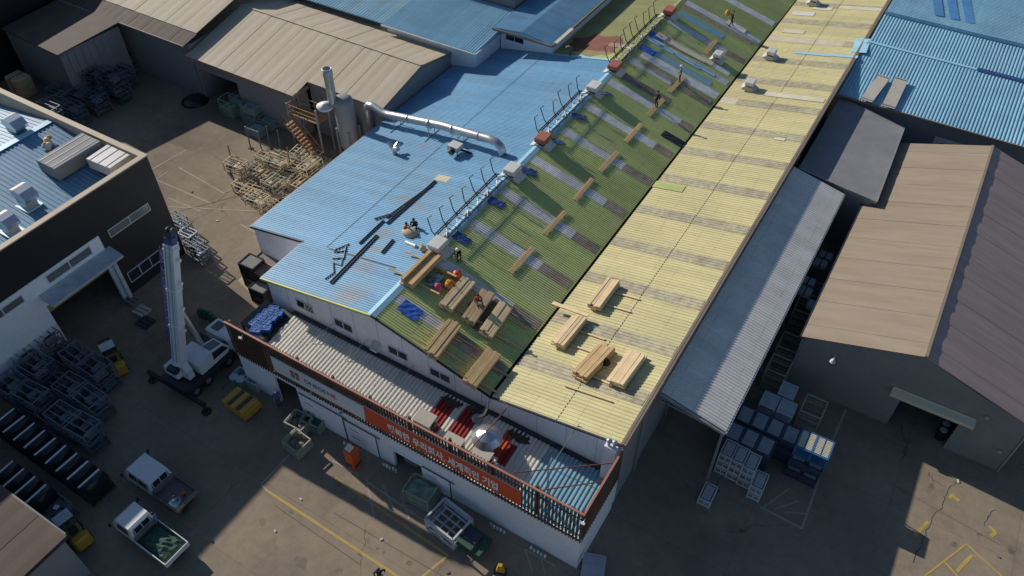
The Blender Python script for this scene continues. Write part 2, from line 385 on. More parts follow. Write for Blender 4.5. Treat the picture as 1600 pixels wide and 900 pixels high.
mat('lift_yellow', (0.52,0.28,0.03), 0.5, var=0.12, scale=2.0, grime=(0.35,0.2,0.05))
mat('lift_dull', (0.32,0.23,0.06), 0.6, var=0.2, scale=2.0)
mat('paint_yellow', (0.44,0.31,0.075), 0.8, var=0.15, scale=1.5, grime=(0.30,0.23,0.12), fine=0.15)
mat('paint_pale', (0.36,0.32,0.26), 0.85, var=0.2, scale=1.5, grime=(0.24,0.2,0.16), fine=0.15)
mat('crack', (0.07,0.06,0.05), 0.95)
mat('concrete_patch', (0.40,0.34,0.24), 0.9, var=0.15, scale=0.6)
mat('concrete', (0.44,0.41,0.36), 0.85, var=0.12, scale=0.8, grime=(0.34,0.31,0.27))
mat('green_net', (0.035,0.085,0.06), 0.8, var=0.3, scale=5.0)
mat('cover_black', (0.018,0.018,0.022), 0.32, var=0.2, scale=1.0)
mat('cover_highlight', (0.80,0.77,0.88), 0.3, 0.0)
mat('skin', (0.50,0.29,0.19), 0.6, var=0.05)
mat('hair', (0.02,0.016,0.014), 0.7)
for nm, c in (('cloth_navy',(0.02,0.026,0.05)),('cloth_black',(0.014,0.014,0.016)),('cloth_blue',(0.20,0.24,0.42)),('cloth_royal',(0.06,0.08,0.36)),('cloth_red',(0.40,0.05,0.06)),
              ('cloth_orange',(0.60,0.22,0.03)),('cloth_grey',(0.12,0.12,0.13)),('cloth_sand',(0.50,0.40,0.27)),('cloth_green',(0.10,0.13,0.09)),('cloth_pink',(0.50,0.10,0.15)),('cloth_gold',(0.62,0.33,0.05))):
    mat(nm, c, 0.85, var=0.15, scale=6.0)
mat('helmet', (0.78,0.76,0.70), 0.35, var=0.02)
mat('card', (0.42,0.28,0.14), 0.8)
mat('pebble_foam', (0.66,0.42,0.17), 0.85, var=0.2, scale=5)
def glass(name, col, rough=0.08):
    m = bpy.data.materials.new(name); m.use_nodes = True; b = m.node_tree.nodes['Principled BSDF']
    b.inputs['Base Color'].default_value = (*col,1); b.inputs['Roughness'].default_value = rough; b.inputs['Specular IOR Level'].default_value = 0.8
    M[name] = m
glass('pane', (0.02,0.023,0.03))
glass('pane_grey', (0.14,0.145,0.15), 0.15)
# ================================================================ GROUND
def ground():
    g = MB(); n = 24; S = 520.0
    g.quad((-360,-150,0),(260,-150,0),(260,420,0),(-360,420,0))
    structure(g.build('ground', 'ground'))
ground()
LZ = [0.004]
def line(p, q, wd=0.12, mt='paint_yellow', z=None, name='painted_line'):
    LZ[0] += .00035; z = LZ[0]
    p, q = Vector((p[0],p[1],z)), Vector((q[0],q[1],z)); d = (q-p).normalized(); s = Vector((-d.y,d.x,0))*wd/2
    m = MB(); m.quad(p-s, q-s, q+s, p+s)
    return structure(m.build(name, mt))
def pline(a, b, **k): return line(at(*a), at(*b), **k)
pline((415,765),(648,918), wd=0.16); pline((523,747),(700,868), wd=0.17); pline((700,868),(655,905), wd=0.16); pline((452,710),(408,757), wd=0.10, mt='paint_pale')
pline((408,757),(418,767), wd=0.10, mt='paint_pale')
for a, b in (((1300,690),(1253,826)),((1253,826),(1188,792)),((1322,640),(1300,690))): pline(a, b, wd=0.14, mt='paint_pale')
for k in range(3):
    pline((1262-k*14,803-k*20),(1226-k*16,800-k*4), wd=0.10, mt='paint_pale')
for a, b in (((1483,778),(1490,772)),((1487,774),(1499,783)),((1450,815),(1429,838)),((1545,822),(1556,832)),((1556,832),(1548,838)),((1519,867),(1495,893))): pline(a, b, wd=0.22)
for a, b in (((1510,850),(1445,900)),((1510,850),(1570,905)),((1475,877),(1500,905))): pline(a, b, wd=0.12, mt='paint_yellow')
for a, b in (((245,281),(330,318)),((262,309),(313,330)),((280,262),(350,302)),((265,323),(402,330)),((375,350),(400,364)),((240,283),(262,268)),((232,268),(290,235))): pline(a, b, wd=0.11, mt='paint_pale')
for a, b in (((572,745),(585,810)),((598,757),(616,797)),((625,770),(640,812)),((572,752),(650,805)),((520,720),(560,742)),((545,712),(548,740)),((640,800),(690,828))): pline(a, b, wd=0.11, mt='paint_pale')
for a, b in (((820,858),(832,893)),((820,858),(868,885)),((845,872),(853,900))): pline(a, b, wd=0.10, mt='paint_pale')
# worn tyre polish, patched asphalt and oil on the yard
def yardpatch(name, mt, cx, cy, sx, sy, rz, jag=.06, n=28, z=.0015):
    m = MB(); P = []; rr = random.Random(cx*13+cy)
    for i in range(n):
        t = 2*math.pi*i/n; c, s_ = math.cos(t), math.sin(t); k = 1/max(abs(c),abs(s_)) if jag < .1 else 1.0; k *= 1+rr.uniform(-jag,jag)
        x, y = sx*c*k, sy*s_*k; P.append((cx+x*math.cos(rz)-y*math.sin(rz), cy+x*math.sin(rz)+y*math.cos(rz), z))
    m.add(P, [tuple(range(n))]); return structure(m.build(name, mt))
for k, (px, py, sx, sy, mt) in enumerate(((470,850,1.4,.9,'asphalt_pale'),(330,290,3.0,1.6,'asphalt_pale'),(290,215,2.4,1.4,'asphalt_patch'))):
    p = at(px, py); yardpatch('asphalt_patch', mt, p.x, p.y, sx, sy, .02*k, z=.0012+.00025*k)
for k, (px, py, r_) in enumerate(((531,890,.18),(522,895,.3),(590,857,.12),(600,863,.15),(575,845,.2),(470,880,.5),(1530,835,.2),(1490,850,.25),(1455,760,.3),(360,275,.5),(310,340,.4),(385,330,.3),(640,880,.25),(690,880,.35),(1580,860,.3),(410,815,.3),(455,800,.22))):
    p = at(px, py); yardpatch('oil_spot', 'oil', p.x, p.y, r_, r_*.7, .6*k, jag=.3, n=14, z=.0028+.00005*k)
for k, (a_, b_) in enumerate((((520,800),(700,905)),((430,790),(560,880)),((280,330),(395,300)),((1400,760),(1560,850)),((330,240),(420,300)))):
    for o_ in (0,.0):
        pass
    line(at(*a_), at(*b_), wd=.05, mt='asphalt_patch', name='paving_joint')
def crack(pts):
    m = MB(); P = []
    for i in range(len(pts)-1):
        a, b = at(*pts[i]), at(*pts[i+1]); k = 5
        for j in range(k):
            t = j/k; p = a.lerp(b, t); P.append((p.x+random.uniform(-.12,.12), p.y+random.uniform(-.12,.12)))
    for i in range(len(P)-1):
        a, b = Vector((*P[i],0.0035)), Vector((*P[i+1],0.0035)); d = (b-a).normalized(); s = Vector((-d.y,d.x,0))*random.uniform(.015,.035)
        m.quad(a-s, b-s, b+s, a+s)
    structure(m.build('ground_crack', 'crack'))
crack([(1495,750),(1483,768),(1470,790),(1455,815),(1440,850),(1422,885)]); crack([(1555,795),(1545,812),(1533,826)]); crack([(1452,738),(1457,752),(1478,760)])
crack([(350,318),(320,336),(300,345)]); crack([(372,290),(350,305),(330,322)])
m = MB(); m.quad(at(404,472,.004),at(372,438,.004),at(402,408,.004),at(440,450,.004)); structure(m.build('concrete_apron', 'concrete_patch'))

# ================================================================ FACTORY HALL
HALL = thing('factory_hall', 'long factory hall with blue, green and pale yellow corrugated roof slopes', 'factory', (-22, Y0, 0))
def profile(dz=0.0):
    return [(LX+.25, zroof(LX+.25)+dz), (RX, RZ+dz), (VX, VZ+dz), (EX-.1, EZ-.02+dz)]
m = MB(); pr = profile(-0.16)
m.prism([(LX+.25,Y0,0)] + [(x,Y0,z) for x,z in pr] + [(EX-.1,Y0,0)], (0,0.25,0)); m.build('gable_wall', 'white_wall', HALL)
m = MB(); m.bx(EX-.35, EX-.1, Y0+.25, Y1, 0, EZ-.3); m.build('side_wall', 'grey_wall', HALL)
m = MB(); m.bx(LX+.25, LX+.5, Y0+.25, 30.0, 0, zroof(LX+.25)-.16); m.bx(WX+.3, LX+.25, 30.0, 30.25, 0, zroof(WX+.3)-.15); m.bx(WX+.3, WX+.55, 30.25, Y1, 0, zroof(WX+.3)-.15)
m.prism([(WX+.55,30.01,zroof(WX+.3)-.2),(LX+.24,30.01,zroof(LX)-.16),(LX+.24,30.01,zroof(WX)-.25)], (0,.2,0)); m.build('rear_side_wall', 'white_wall', HALL)
def slope(name, mt, xa, xb, ya, yb, pitch, dep=0.035, lift=0.0, parent=HALL, slab=0.08, label=None):
    m = MB(); m.corr((xa,ya,zroof(xa+1e-6)+lift), (0,yb-ya,0), (xb-xa,0,zroof(xb-1e-6)-zroof(xa+1e-6)), pitch, dep, slab)
    return m.build(name, mt, parent, label=label)
P2 = 0.2
BL0 = slope('roof_slope', 'blue_sheet', LX, RX, 25.45, 30.05, P2, label='light blue corrugated roof over the front bay')
BL1 = slope('roof_slope', 'blue_sheet', WX, RX, 30.05, 63.25, P2, label='light blue corrugated roof slope')
OLV = slope('roof_slope', 'olive_sheet', WX, RX, 63.25, Y1, P2, label='olive corrugated roof beyond the blue')
GRN = slope('roof_slope', 'green_sheet', RX, VX-.1, 25.45, 25.45+0.2*358, P2, dep=0.05, label='green corrugated roof slope facing away from the sun')
YLW = slope('roof_slope', 'yellow_sheet', VX+.12, EX, 25.45, 25.45+0.28*256, 0.28, label='pale yellow corrugated roof slope')
# valley gutter, fascias, flashings
m = MB(); m.bx(VX-.10, VX+.12, 25.4, Y1, VZ-.25, VZ-.1); m.build('valley_gutter', 'black_steel', HALL)
m = MB(); m.bx(EX+.01, EX+.16, 25.4, Y1, EZ-.42, EZ+.06); m.bx(EX-.16, EX+.01, 25.4, Y1, EZ+.045, EZ+.075); m.build('eave_fascia', 'fascia', HALL)
def raked(xa, xb, y0, y1, lo, hi):
    m = MB(); za, zb = zroof(xa+1e-6), zroof(xb-1e-6)
    m.prism([(xa,y0,za+lo),(xb,y0,zb+lo),(xb,y0,zb+hi),(xa,y0,za+hi)], (0,y1-y0,0)); return m
raked(LX, RX, 25.32, 25.445, -.14, .05).build('barge_board', 'fascia_yellow', HALL)
raked(RX+.002, VX-.1, 25.34, 25.445, -.14, .0).build('barge_board', 'black_steel', HALL)
raked(VX+.12, EX, 25.34, 25.445, -.14, .0).build('barge_board', 'dark_steel', HALL)
raked(WX, LX-.01, 29.93, 30.045, -.14, .05).build('barge_board', 'dark_steel', HALL)
m = MB(); m.bx(LX-.14, LX-.01, 25.35, 29.9, zroof(LX)-.16, zroof(LX)-.02); m.build('eave_gutter', 'galv_dull', HALL)
m = MB(); m.bx(WX-.14, WX-.01, 29.95, 63.2, zroof(WX)-.16, zroof(WX)-.02); m.build('eave_gutter', 'galv_dull', HALL)
def cap(ya, yb, mt):
    m = MB(); t = .055
    m.add([(RX-.34,ya,RZ-.34*SB+t),(RX,ya,RZ+.085),(RX+.34,ya,RZ-.34*SG_+t),(RX-.34,yb,RZ-.34*SB+t),(RX,yb,RZ+.085),(RX+.34,yb,RZ-.34*SG_+t),
           (RX-.34,ya,RZ-.34*SB-.02),(RX+.34,ya,RZ-.34*SG_-.02),(RX-.34,yb,RZ-.34*SB-.02),(RX+.34,yb,RZ-.34*SG_-.02)],
          [(0,1,4,3),(1,2,5,4),(6,0,3,8),(2,7,9,5),(0,6,7,2,1),(3,4,5,9,8)])
    m.build('ridge_cap', mt, HALL)
cap(25.4, 32.4, 'flashing_blue'); cap(32.45, 63.2, 'flashing_blue'); cap(63.3, Y1, 'olive_sheet')
# dark strip painting shaded rib openings at yellow lap, lap line on the blue
m = MB(); m.corr((-12.32,25.45,zroof(-12.32)+.016), (0,71,0), (.045,0,.009), 0.28, 0.004, 0.012); m.build('lap_shade_strip', 'black_steel', YLW)
m = MB(); m.bx(-34.6, -34.56, 30.1, 63.2, zroof(-34.58)+.012, zroof(-34.58)+.03); m.build('lap_joint', 'dark_steel', BL1)
m = MB(); m.box((-31.1,30.05,zroof(-31.1)+.03), (6.4,.1,.03), ry=-math.atan(SB)); m.build('lap_joint', 'dark_steel', BL1)
# skylight strips
def strip(par, mt, xa, xb, y, wd, pitch, start, lift=0.014, name='skylight_panel', dep=0.035):
    k = round((y-wd/2-start)/pitch); n = max(1, round(wd/pitch)); ya = start + k*pitch
    m = MB(); m.corr((xa,ya,zroof(xa)+lift), (0,n*pitch,0), (xb-xa,0,zroof(xb)-zroof(xa)), pitch, dep, 0.008)
    return m.build(name, mt, par)
YS = [29.1 + 4.57*k for k in range(15)]
for i, y in enumerate(YS):
    q = random.uniform(-15.6,-14.2)
    strip(YLW, 'ivory_sheet' if i in (8,11) else 'skylight_grey', VX+.14, q, y, 1.12, .28, 25.45); strip(YLW, 'ivory_sheet' if i == 11 else 'skylight_grey', q-.08, -12.33, y, 1.12, .28, 25.45, lift=.022)
    q = random.uniform(-10.8,-9.4)
    strip(YLW, 'ivory_sheet' if i == 11 else 'skylight_grey', -12.26, q, y, 1.12, .28, 25.45); strip(YLW, 'skylight_grey', q-.08, EX-.25, y, 1.12, .28, 25.45, lift=.022)
for i, (y, x2, x3) in enumerate(((27.6,-21.6,-17.4),(32.2,-19.6,-17.4),(36.8,-19.9,-17.4),(41.2,-19.5,-17.4),(46.0,-19.2,-17.4),(50.7,-19.9,-17.4),(55.2,-19.0,-17.4),(59.7,-18.6,-17.4),(64.3,-21.5,-17.4),(68.8,-17.4,None),(73.3,-19.4,-17.4),(78.0,-17.4,None),(82.5,-17.4,None))):
    q = random.uniform(-24.2,-22.2)
    strip(GRN, 'skylight_pale', RX+.45, q, y, 1.0 if i else .8, .2, 25.45, dep=.05); strip(GRN, 'skylight_pale', q-.08, x2, y, 1.0 if i else .8, .2, 25.45, lift=.02, dep=.05)
    if x3: strip(GRN, 'skylight_brown', x2+.02, x3, y, 1.0, .2, 25.45, dep=.05)
for y, xa, xb, mt, wd in ((61.6,-25.6,-20.5,'skylight_brown',1.0),(66.0,-25.5,-17.4,'skylight_pale',1.2),(67.3,-25.2,-18.6,'pale_blue_sheet',.8),(70.2,-25.0,-17.8,'skylight_pale',.8),(75.6,-25.6,-20.6,'pale_blue_sheet',1.0),(77.0,-26,-18,'skylight_grey',.8),(64.9,-25,-17.5,'skylight_grey',.8)):
    strip(GRN, mt, xa, xb, y, wd, .2, 25.45, lift=0.03, dep=.05)
# painted repair and rust on the olive slope
def blob(name, mt, cx, cy, rx, ry, par, lift=0.045, n=22, seed=1, jag=.22):
    rr = random.Random(seed); m = MB(); P = []
    for i in range(n):
        t = 2*math.pi*i/n; k = 1 + rr.uniform(-jag, jag)
        x, y = cx + rx*k*math.cos(t), cy + ry*k*math.sin(t); P.append((x, y, zroof(x)+lift))
    m.prism(P, (0,0,.006)); return m.build(name, mt, par)
blob('red_oxide_patch', 'rust_brown', -30.4, 66.2, 2.7, 2.3, OLV, seed=3)
strip(OLV, 'ivory_sheet', -29.2, -26.8, 66.6, .9, .2, 63.25, lift=.02, name='pale_sheet')
strip(OLV, 'green_sheet', -31.5, -26.9, 64.1, 1.4, .2, 63.25, lift=.02, name='green_sheet')
m = MB(); m.box((-30.6,63.3,zroof(-30.6)+.06),(8.2,.34,.03), ry=-math.atan(SB)); m.build('joint_flashing', 'flashing_blue', OLV)
p = onroof(672,436); m = MB(); m.box((p.x,p.y,p.z+.05),(1.6,1.2,.02), ry=-math.atan(SB)); m.build('repair_sheet', 'flashing_blue', BL0)
p = onroof(700,272); strip(BL1, 'ivory_sheet', p.x-.7, p.x+.6, p.y-.6, .8, .2, 30.05, lift=.012, name='repair_sheet')
# pale blue repair over the high eave and other patches on the yellow
for px, py, sx, sy, rz in ((1345,72,1.4,3.0,.1),(1318,88,2.6,.55,0),(1270,85,3.4,.45,0)):
    p = onroof(px, py); m = MB(); m.box((p.x,p.y,p.z+.06),(sx,sy,.03), rz=rz, ry=-math.atan(SY_)); m.build('repair_sheet', 'flashing_blue', YLW)
for px, py, sx, sy, mt in ((1240,152,5.5,.8,'ivory_sheet'),(1345,14,4.5,.8,'ivory_sheet'),(1285,14,2.0,.8,'ivory_sheet'),(1240,50,2.2,.8,'ivory_sheet'),(1218,218,.9,.35,'ivory_sheet'),(1045,292,2.6,.9,'green_sheet'),(1255,22,2.4,.9,'grey_sheet')):
    p = onroof(px, py); m = MB(); m.box((p.x,p.y,p.z+.055),(sx,sy,.02), ry=-math.atan(SY_)); m.build('repair_sheet', mt, YLW)
# gable windows, hood, stays, rainwater pipe, duct shaft
def window(par, X0, X1, Y, z0, z1, n=2, axis='y', glassm='pane', framem='sign_white', t=.05):
    fr = MB(); d = .06
    def b(a0,a1,c0,c1,e0,e1):
        (fr.bx(a0,a1,e0,e1,c0,c1) if axis == 'y' else fr.bx(e0,e1,a0,a1,c0,c1))
    s = -1 if axis == 'y' else 1
    e0, e1 = (Y-.07, Y-.002) if axis == 'y' else (Y+.002, Y+.07)
    b(X0-t,X1+t,z0-t,z0,e0,e1); b(X0-t,X1+t,z1,z1+t,e0,e1); b(X0-t,X0,z0,z1,e0,e1); b(X1,X1+t,z0,z1,e0,e1)
    wdt = (X1-X0)/n
    for k in range(1,n): b(X0+k*wdt-t/2,X0+k*wdt+t/2,z0,z1,e0,e1)
    o = fr.build('window', framem, par)
    for k in range(n):
        g = MB(); a0, a1 = X0+k*wdt+t/2, X0+(k+1)*wdt-t/2
        if axis == 'y': g.bx(a0,a1,Y-.03,Y-.003,z0,z1)
        else: g.bx(Y+.003,Y+.03,a0,a1,z0,z1)
        g.build('pane', glassm, o)
    return o
for px, py in ((477,478),(537,508),(622,551),(688,586)):
    p = aty(px, py, Y0); window(HALL, p.x-.8, p.x+.8, Y0, p.z-.36, p.z+.36)
p = aty(590,537,Y0)
m = MB(); m.prism([(p.x-.3,Y0,p.z+.3),(p.x-.3,Y0-.55,p.z-.1),(p.x-.3,Y0-.55,p.z-.3),(p.x-.3,Y0,p.z-.3)],(.6,0,0)); m.build('exhaust_hood', 'vent_white', HALL)
for px, py in ((372+150,490+14),(575,530),(648,570),(905,662)):
    p = aty(px, py, Y0-.02); m = MB(); m.tube((p.x,Y0-.02,p.z), (p.x-.9,Y0-1.7,3.55), .025); m.build('stay', 'galv_dull', HALL)
m = MB(); m.path([(VX,25.3,VZ-.2),(VX,25.1,VZ-.35),(VX-.05,25.1,VZ-.9),(VX-.2,24.9,VZ-1.5),(VX-.5,24.7,VZ-1.75)], .11, 8); m.lathe([(.36,0),(.36,.12),(.3,.16)],12,(VX-.55,24.6,3.55)); m.build('rainwater_pipe', 'galv', HALL)
m = MB(); m.bx(-8.85,-8.08,24.95,25.33,3.3,7.0); sh = m.build('duct_shaft', 'white_wall', HALL)
for x, y in ((-8.62,25.1),(-8.28,25.15)):
    m = MB(); m.tube((x,y,7.0),(x,y,7.4),.09,8); m.lathe([(.11,7.4),(.17,7.47),(.17,7.56),(.05,7.66)],10,(x,y,0)); m.build('vent_pipe', 'galv', sh)

for k in range(7):
    m = MB(); y = Y0+3+5.2*k; m.tube((EX+.04,y,.05),(EX+.04,y,EZ-.45),.06,8); m.build('downpipe', 'galv_dull', HALL)
for k in range(1,14):
    m = MB(); x = LX+2.1*k; m.bx(x-.01,x+.01,Y0-.012,Y0-.001,3.7,zroof(x)-.2); m.build('wall_seam', 'grey_wall', HALL)
# ================================================================ ANNEX with the louvred screen
AX0, AX1, AY = -35.2, -7.86, 20.54
ANX = thing('annex', 'low white annex with slatted brown screen and ribbed roof before the hall', 'annex', (-21.5, AY, 0))
m = MB(); T = .2
def seg(x0,x1,z0,z1): m.bx(x0,x1,AY,AY+T,z0,z1)
seg(AX0,-32.0,0,3.42); seg(-32.0,-29.85,3.1,3.42); seg(-29.85,-21.7,0,3.42); seg(-21.7,-19.4,2.25,3.42); seg(-19.4,AX1,0,3.42); m.build('front_wall', 'white_wall', ANX)
m = MB(); m.bx(AX1-T,AX1,AY+T,25.3,0,3.42); m.build('end_wall', 'white_wall', ANX)
m = MB(); m.bx(AX0,AX0+T,AY+T,24.2,0,3.42); m.build('end_wall', 'white_wall', ANX)
zA = lambda y: 3.12 + (y-AY-.2)*.09
m = MB(); m.corr((-34.2,AY+.25,zA(AY+.25)), (21.7,0,0), (0,25.3-AY-.25,zA(25.3)-zA(AY+.25)), .30, .085, .06, top=.56); ARF = m.build('roof', 'annex_sheet', ANX, label='dirty white ribbed roof behind the screen')
m = MB(); m.corr((-12.48,AY+.25,zA(AY+.25)), (12.48+AX1-.2,0,0), (0,25.3-AY-.25,zA(25.3)-zA(AY+.25)), .30, .085, .06, top=.56); ARB = m.build('roof', 'annex_blue_sheet', ANX, label='light blue ribbed end of the annex roof')
m = MB(); m.bx(-34.4,-8.1,25.30,25.62,3.5,3.66); m.build('back_gutter', 'dark_steel', ANX)
# red lead painted sheets
def annex_strip(x0, n, y0, y1, mt, k):
    x0 = -34.2 + .30139*round((x0+34.2)/.30139); m = MB(); m.corr((x0,y0,zA(y0)+.012), (.30139*n,0,0), (0,y1-y0,zA(y1)-zA(y0)), .30139, .085, .008, top=.56); return m.build('red_painted_sheet', mt, ARF)
annex_strip(-20.7,4,22.2,24.75,'red_patch',0); annex_strip(-18.7,4,22.4,25.1,'red_patch',1); annex_strip(-15.6,2,22.9,25.0,'red_lead',2); annex_strip(-15.0,2,22.6,24.2,'red_patch',2)
for x, y in ((-19.9,24.95),(-17.9,25.15),(-14.6,24.9)):
    m = MB(); P = []
    for i in range(18):
        t = 2*math.pi*i/18; q = 1+random.uniform(-.3,.3); P.append((x+.75*q*math.cos(t), min(25.28,y+.4*q*math.sin(t)), zA(y)+.092))
    m.prism(P, (0,0,.006)); m.build('dark_patch', 'crack', ARF)  # dark irregular patch near the upper end of the red sheets
# sliding doors, rails, door panel
for x0, x1, z1, in ((-29.6,-25.75,2.75),(-25.65,-22.95,2.55),(-19.3,-17.05,2.1)):
    m = MB(); m.bx(x0,x1,AY-.07,AY-.003,.05,z1); d = m.build('sliding_door', 'white_wall', ANX)
    m = MB(); m.bx(x0-.05,x1+.35,AY-.11,AY-.075,z1+.02,z1+.1); m.bx(x1-.05,x1+.02,AY-.11,AY-.075,.05,z1); m.build('door_rail', 'dark_steel', d)
    for k in range(1,3):
        m = MB(); m.bx(x0+.3,x0+1.1,AY-.085,AY-.073,z1*.35*k,z1*.35*k+.05); m.build('door_handle', 'dark_steel', d)
m = MB(); m.bx(-21.3,-20.2,AY+.5,AY+.56,.35,2.25); m.build('door_panel', 'grey_wall', ANX)
m = MB(); m.bx(-21.9,-19.2,AY-.16,AY-.003,2.27,2.36); m.build('door_hood', 'white_wall', ANX)
for px, py in ((487,610),(535,640)):
    p = aty(px, py, AY); m = MB(); m.tube((p.x,AY-.003,p.z),(p.x,AY-.2,p.z-.05),.05,8); m.lathe([(.14,0),(.05,.12)],10,(p.x,AY-.2,p.z-.14)); m.build('wall_lamp', 'galv_dull', ANX)
# screen
m = MB(); m.bx(AX0-.1,AX1+.1,AY-.10,AY+.02,6.72,6.82); m.bx(AX1-.02,AX1+.1,AY+.03,25.28,6.72,6.82); SCR = m.build('screen_top_rail', 'screen_rail', ANX, label='pinkish red top rail of the slatted screen')
m = MB()
for z in (3.5,4.1,5.95,6.55):
    m.bx(AX0,AX1,AY+.0,AY+.05,z,z+.06); m.bx(AX1-.05,AX1,AY+.06,25.25,z,z+.06)
m.build('screen_rail', 'screen_brown', SCR)
sm = None
nsl = 118
for k in range(nsl+1):
    x = AX0 + (AX1-AX0)*k/nsl
    if sm is None:
        m = MB(); m.bx(-.035,.035,-.09,-.005,3.46,6.70); s0 = m.build('slat', 'screen_brown', SCR, local=True); sm = s0.data; s0.location = (x-ORG[ANX.name].x, 0, 0)
    else:
        s0 = bpy.data.objects.new('slat', sm); COL.objects.link(s0); s0.parent = SCR; s0.location = (x-ORG[ANX.name].x, 0, 0)
for k in range(1,22):
    s0 = bpy.data.objects.new('slat', sm); COL.objects.link(s0); s0.parent = SCR; s0.location = (AX1-ORG[ANX.name].x, .23*k, 0); s0.rotation_euler = (0,0,math.pi/2)
# second, inner row of slats gives the screen its lattice look
for k in range(nsl):
    x = AX0 + (AX1-AX0)*(k+.5)/nsl
    if x < -31.8: continue
    s0 = bpy.data.objects.new('slat', sm); COL.objects.link(s0); s0.parent = SCR; s0.location = (x-ORG[ANX.name].x, .17, 0)
for k in range(10):
    x = AX0+.05 + (AX1-AX0-.1)*k/9
    m = MB(); m.bx(x-.07,x+.07,AY+.2,AY+.34,3.0,6.7); m.build('screen_post', 'screen_brown', SCR)
m = MB(); m.bx(AX0,-31.9,AY+.06,AY+.10,3.5,6.7); m.build('screen_panel', 'screen_brown', SCR)
for a, b in (((-12.6,20.7,6.75),(-7.95,24.3,6.75)),((-10.9,20.7,6.3),(-7.95,23.2,6.3)),((-15.8,20.7,6.1),(-15.8,25.3,5.2))):
    m = MB(); m.tube(a, b, .035); m.build('screen_brace', 'maroon_steel', SCR)
for x, y in ((AX1+.15,AY-.15),(-33.6,AY-.15)):
    m = MB(); m.tube((x,y+.1,6.5),(x,y-.12,6.45),.03); m.box((x,y-.18,6.42),(.24,.14,.18), rx=.5); m.build('floodlight', 'helmet', SCR)

# banner and sign
def lettering(txt, h, mt, name, parent, loc, wid=None, bold=.012, rot=(math.pi/2,0,0), depth=.006, org=None):
    c = bpy.data.curves.new(name, 'FONT'); c.body = txt; c.size = h; c.offset = bold; c.extrude = depth; c.align_x = 'LEFT'; c.resolution_u = 3
    o = bpy.data.objects.new('tmp_text', c); COL.objects.link(o); bpy.context.view_layer.update()
    dg = bpy.context.evaluated_depsgraph_get(); me = bpy.data.meshes.new_from_object(o.evaluated_get(dg)); bpy.data.objects.remove(o)
    if wid and len(me.vertices):
        xs = [v.co.x for v in me.vertices]; k = wid/(max(xs)-min(xs)); x0 = min(xs)
        for v in me.vertices: v.co.x = (v.co.x-x0)*k
    me.materials.clear(); me.materials.append(M[mt])
    q = bpy.data.objects.new(name, me); COL.objects.link(q); q.parent = parent; q.rotation_euler = rot
    q.location = Vector(loc) - (ORG[parent.name] if org is None else org); ORG[q.name] = ORG[parent.name]
    return q
BN = thing('banner', 'long orange banner with white Korean lettering hung on the slatted screen', 'banner', (-17.6, AY-.13, 4.15))
m = MB(); n = 24
for i in range(n):
    x0, x1 = -23.4+11.6*i/n, -23.4+11.6*(i+1)/n; y0, y1 = [AY-.125-.012*math.sin(1.7*j) for j in (i,i+1)]
    m.add([(x0,y0,4.15),(x1,y1,4.15),(x1,y1,5.84),(x0,y0,5.84),(x0,y0+.01,4.15),(x1,y1+.01,4.15),(x1,y1+.01,5.84),(x0,y0+.01,5.84)],[(0,1,2,3),(5,4,7,6),(0,4,5,1),(3,2,6,7)])
m.build('sheet', 'banner_orange', BN)
m = MB(); m.bx(-23.42,-11.78,AY-.15,AY-.105,5.84,5.89); m.build('hem', 'rack_pale', BN)
lettering('행복한 우리회사, 세계적인 기업', .92, 'letter_white', 'lettering', BN, (-21.6,AY-.146,4.55), wid=8.2, bold=.03)
SG = thing('sign_board', 'white company sign board with red and dark square emblem on the screen', 'sign', (-27.4, AY-.1, 4.2))
m = MB(); m.bx(-31.3,-23.45,AY-.16,AY-.10,4.22,5.78); m.build('panel', 'sign_white', SG)
def emblem(par, x, y, z, s, axis=1):
    for dx, dz, mt in ((-.5,.5,'letter_orange'),(.5,-.5,'letter_orange'),(.5,.5,'letter_green'),(-.5,-.5,'letter_green')):
        m = MB(); a = x+dx*s; c = z+dz*s; k = s*.42
        m.prism([(a-k,y,c-k),(a+k*.5,y,c-k),(a+k,y,c-k*.5),(a+k,y,c+k),(a-k*.5,y,c+k),(a-k,y,c+k*.5)],(0,-.012,0)); m.build('emblem', mt, par)
emblem(SG, -29.3, AY-.161, 5.05, .42)
lettering('ONEGE', .62, 'letter_navy', 'lettering', SG, (-28.5,AY-.165,4.83), wid=1.9, bold=.008)
lettering('NE', .62, 'letter_red', 'lettering', SG, (-26.5,AY-.165,4.83), wid=.75, bold=.014)

# ================================================================ SHED ALONG THE RIGHT SIDE
SH = thing('lean_to_shed', 'open lean-to shed with grey ribbed roof along the hall side', 'shed', (-5.5, 31.2, 0))
za, zb = 6.68, 5.65; xa, xb = -7.66, -3.18
m = MB(); m.corr((xa,30.6,za),(0,27.0,0),(xb-xa,0,zb-za),.25,.03,.07); m.build('roof', 'grey_sheet', SH)
m = MB(); m.prism([(xa,30.4,za-.08),(xb,30.4,zb-.08),(xb,30.4,zb-.26),(xa,30.4,za-.26)],(0,.15,0)); m.bx(xb+.005,xb+.1,30.5,57.6,zb-.2,zb-.02); m.build('edge_beam', 'galv_dull', SH)
for k in range(6):
    y = 30.7 + 5.3*k
    m = MB(); m.bx(xb-.25,xb-.09,y-.08,y+.08,0,zb-.1); m.bx(xb-.3,xb-.04,y-.14,y+.14,0,.12); m.build('post', 'galv_dull', SH)
    m = MB(); m.bar((xa+.1,y,za-1.0),(xb-.2,y,zb-.35),.12); m.build('rafter', 'galv_dull', SH)

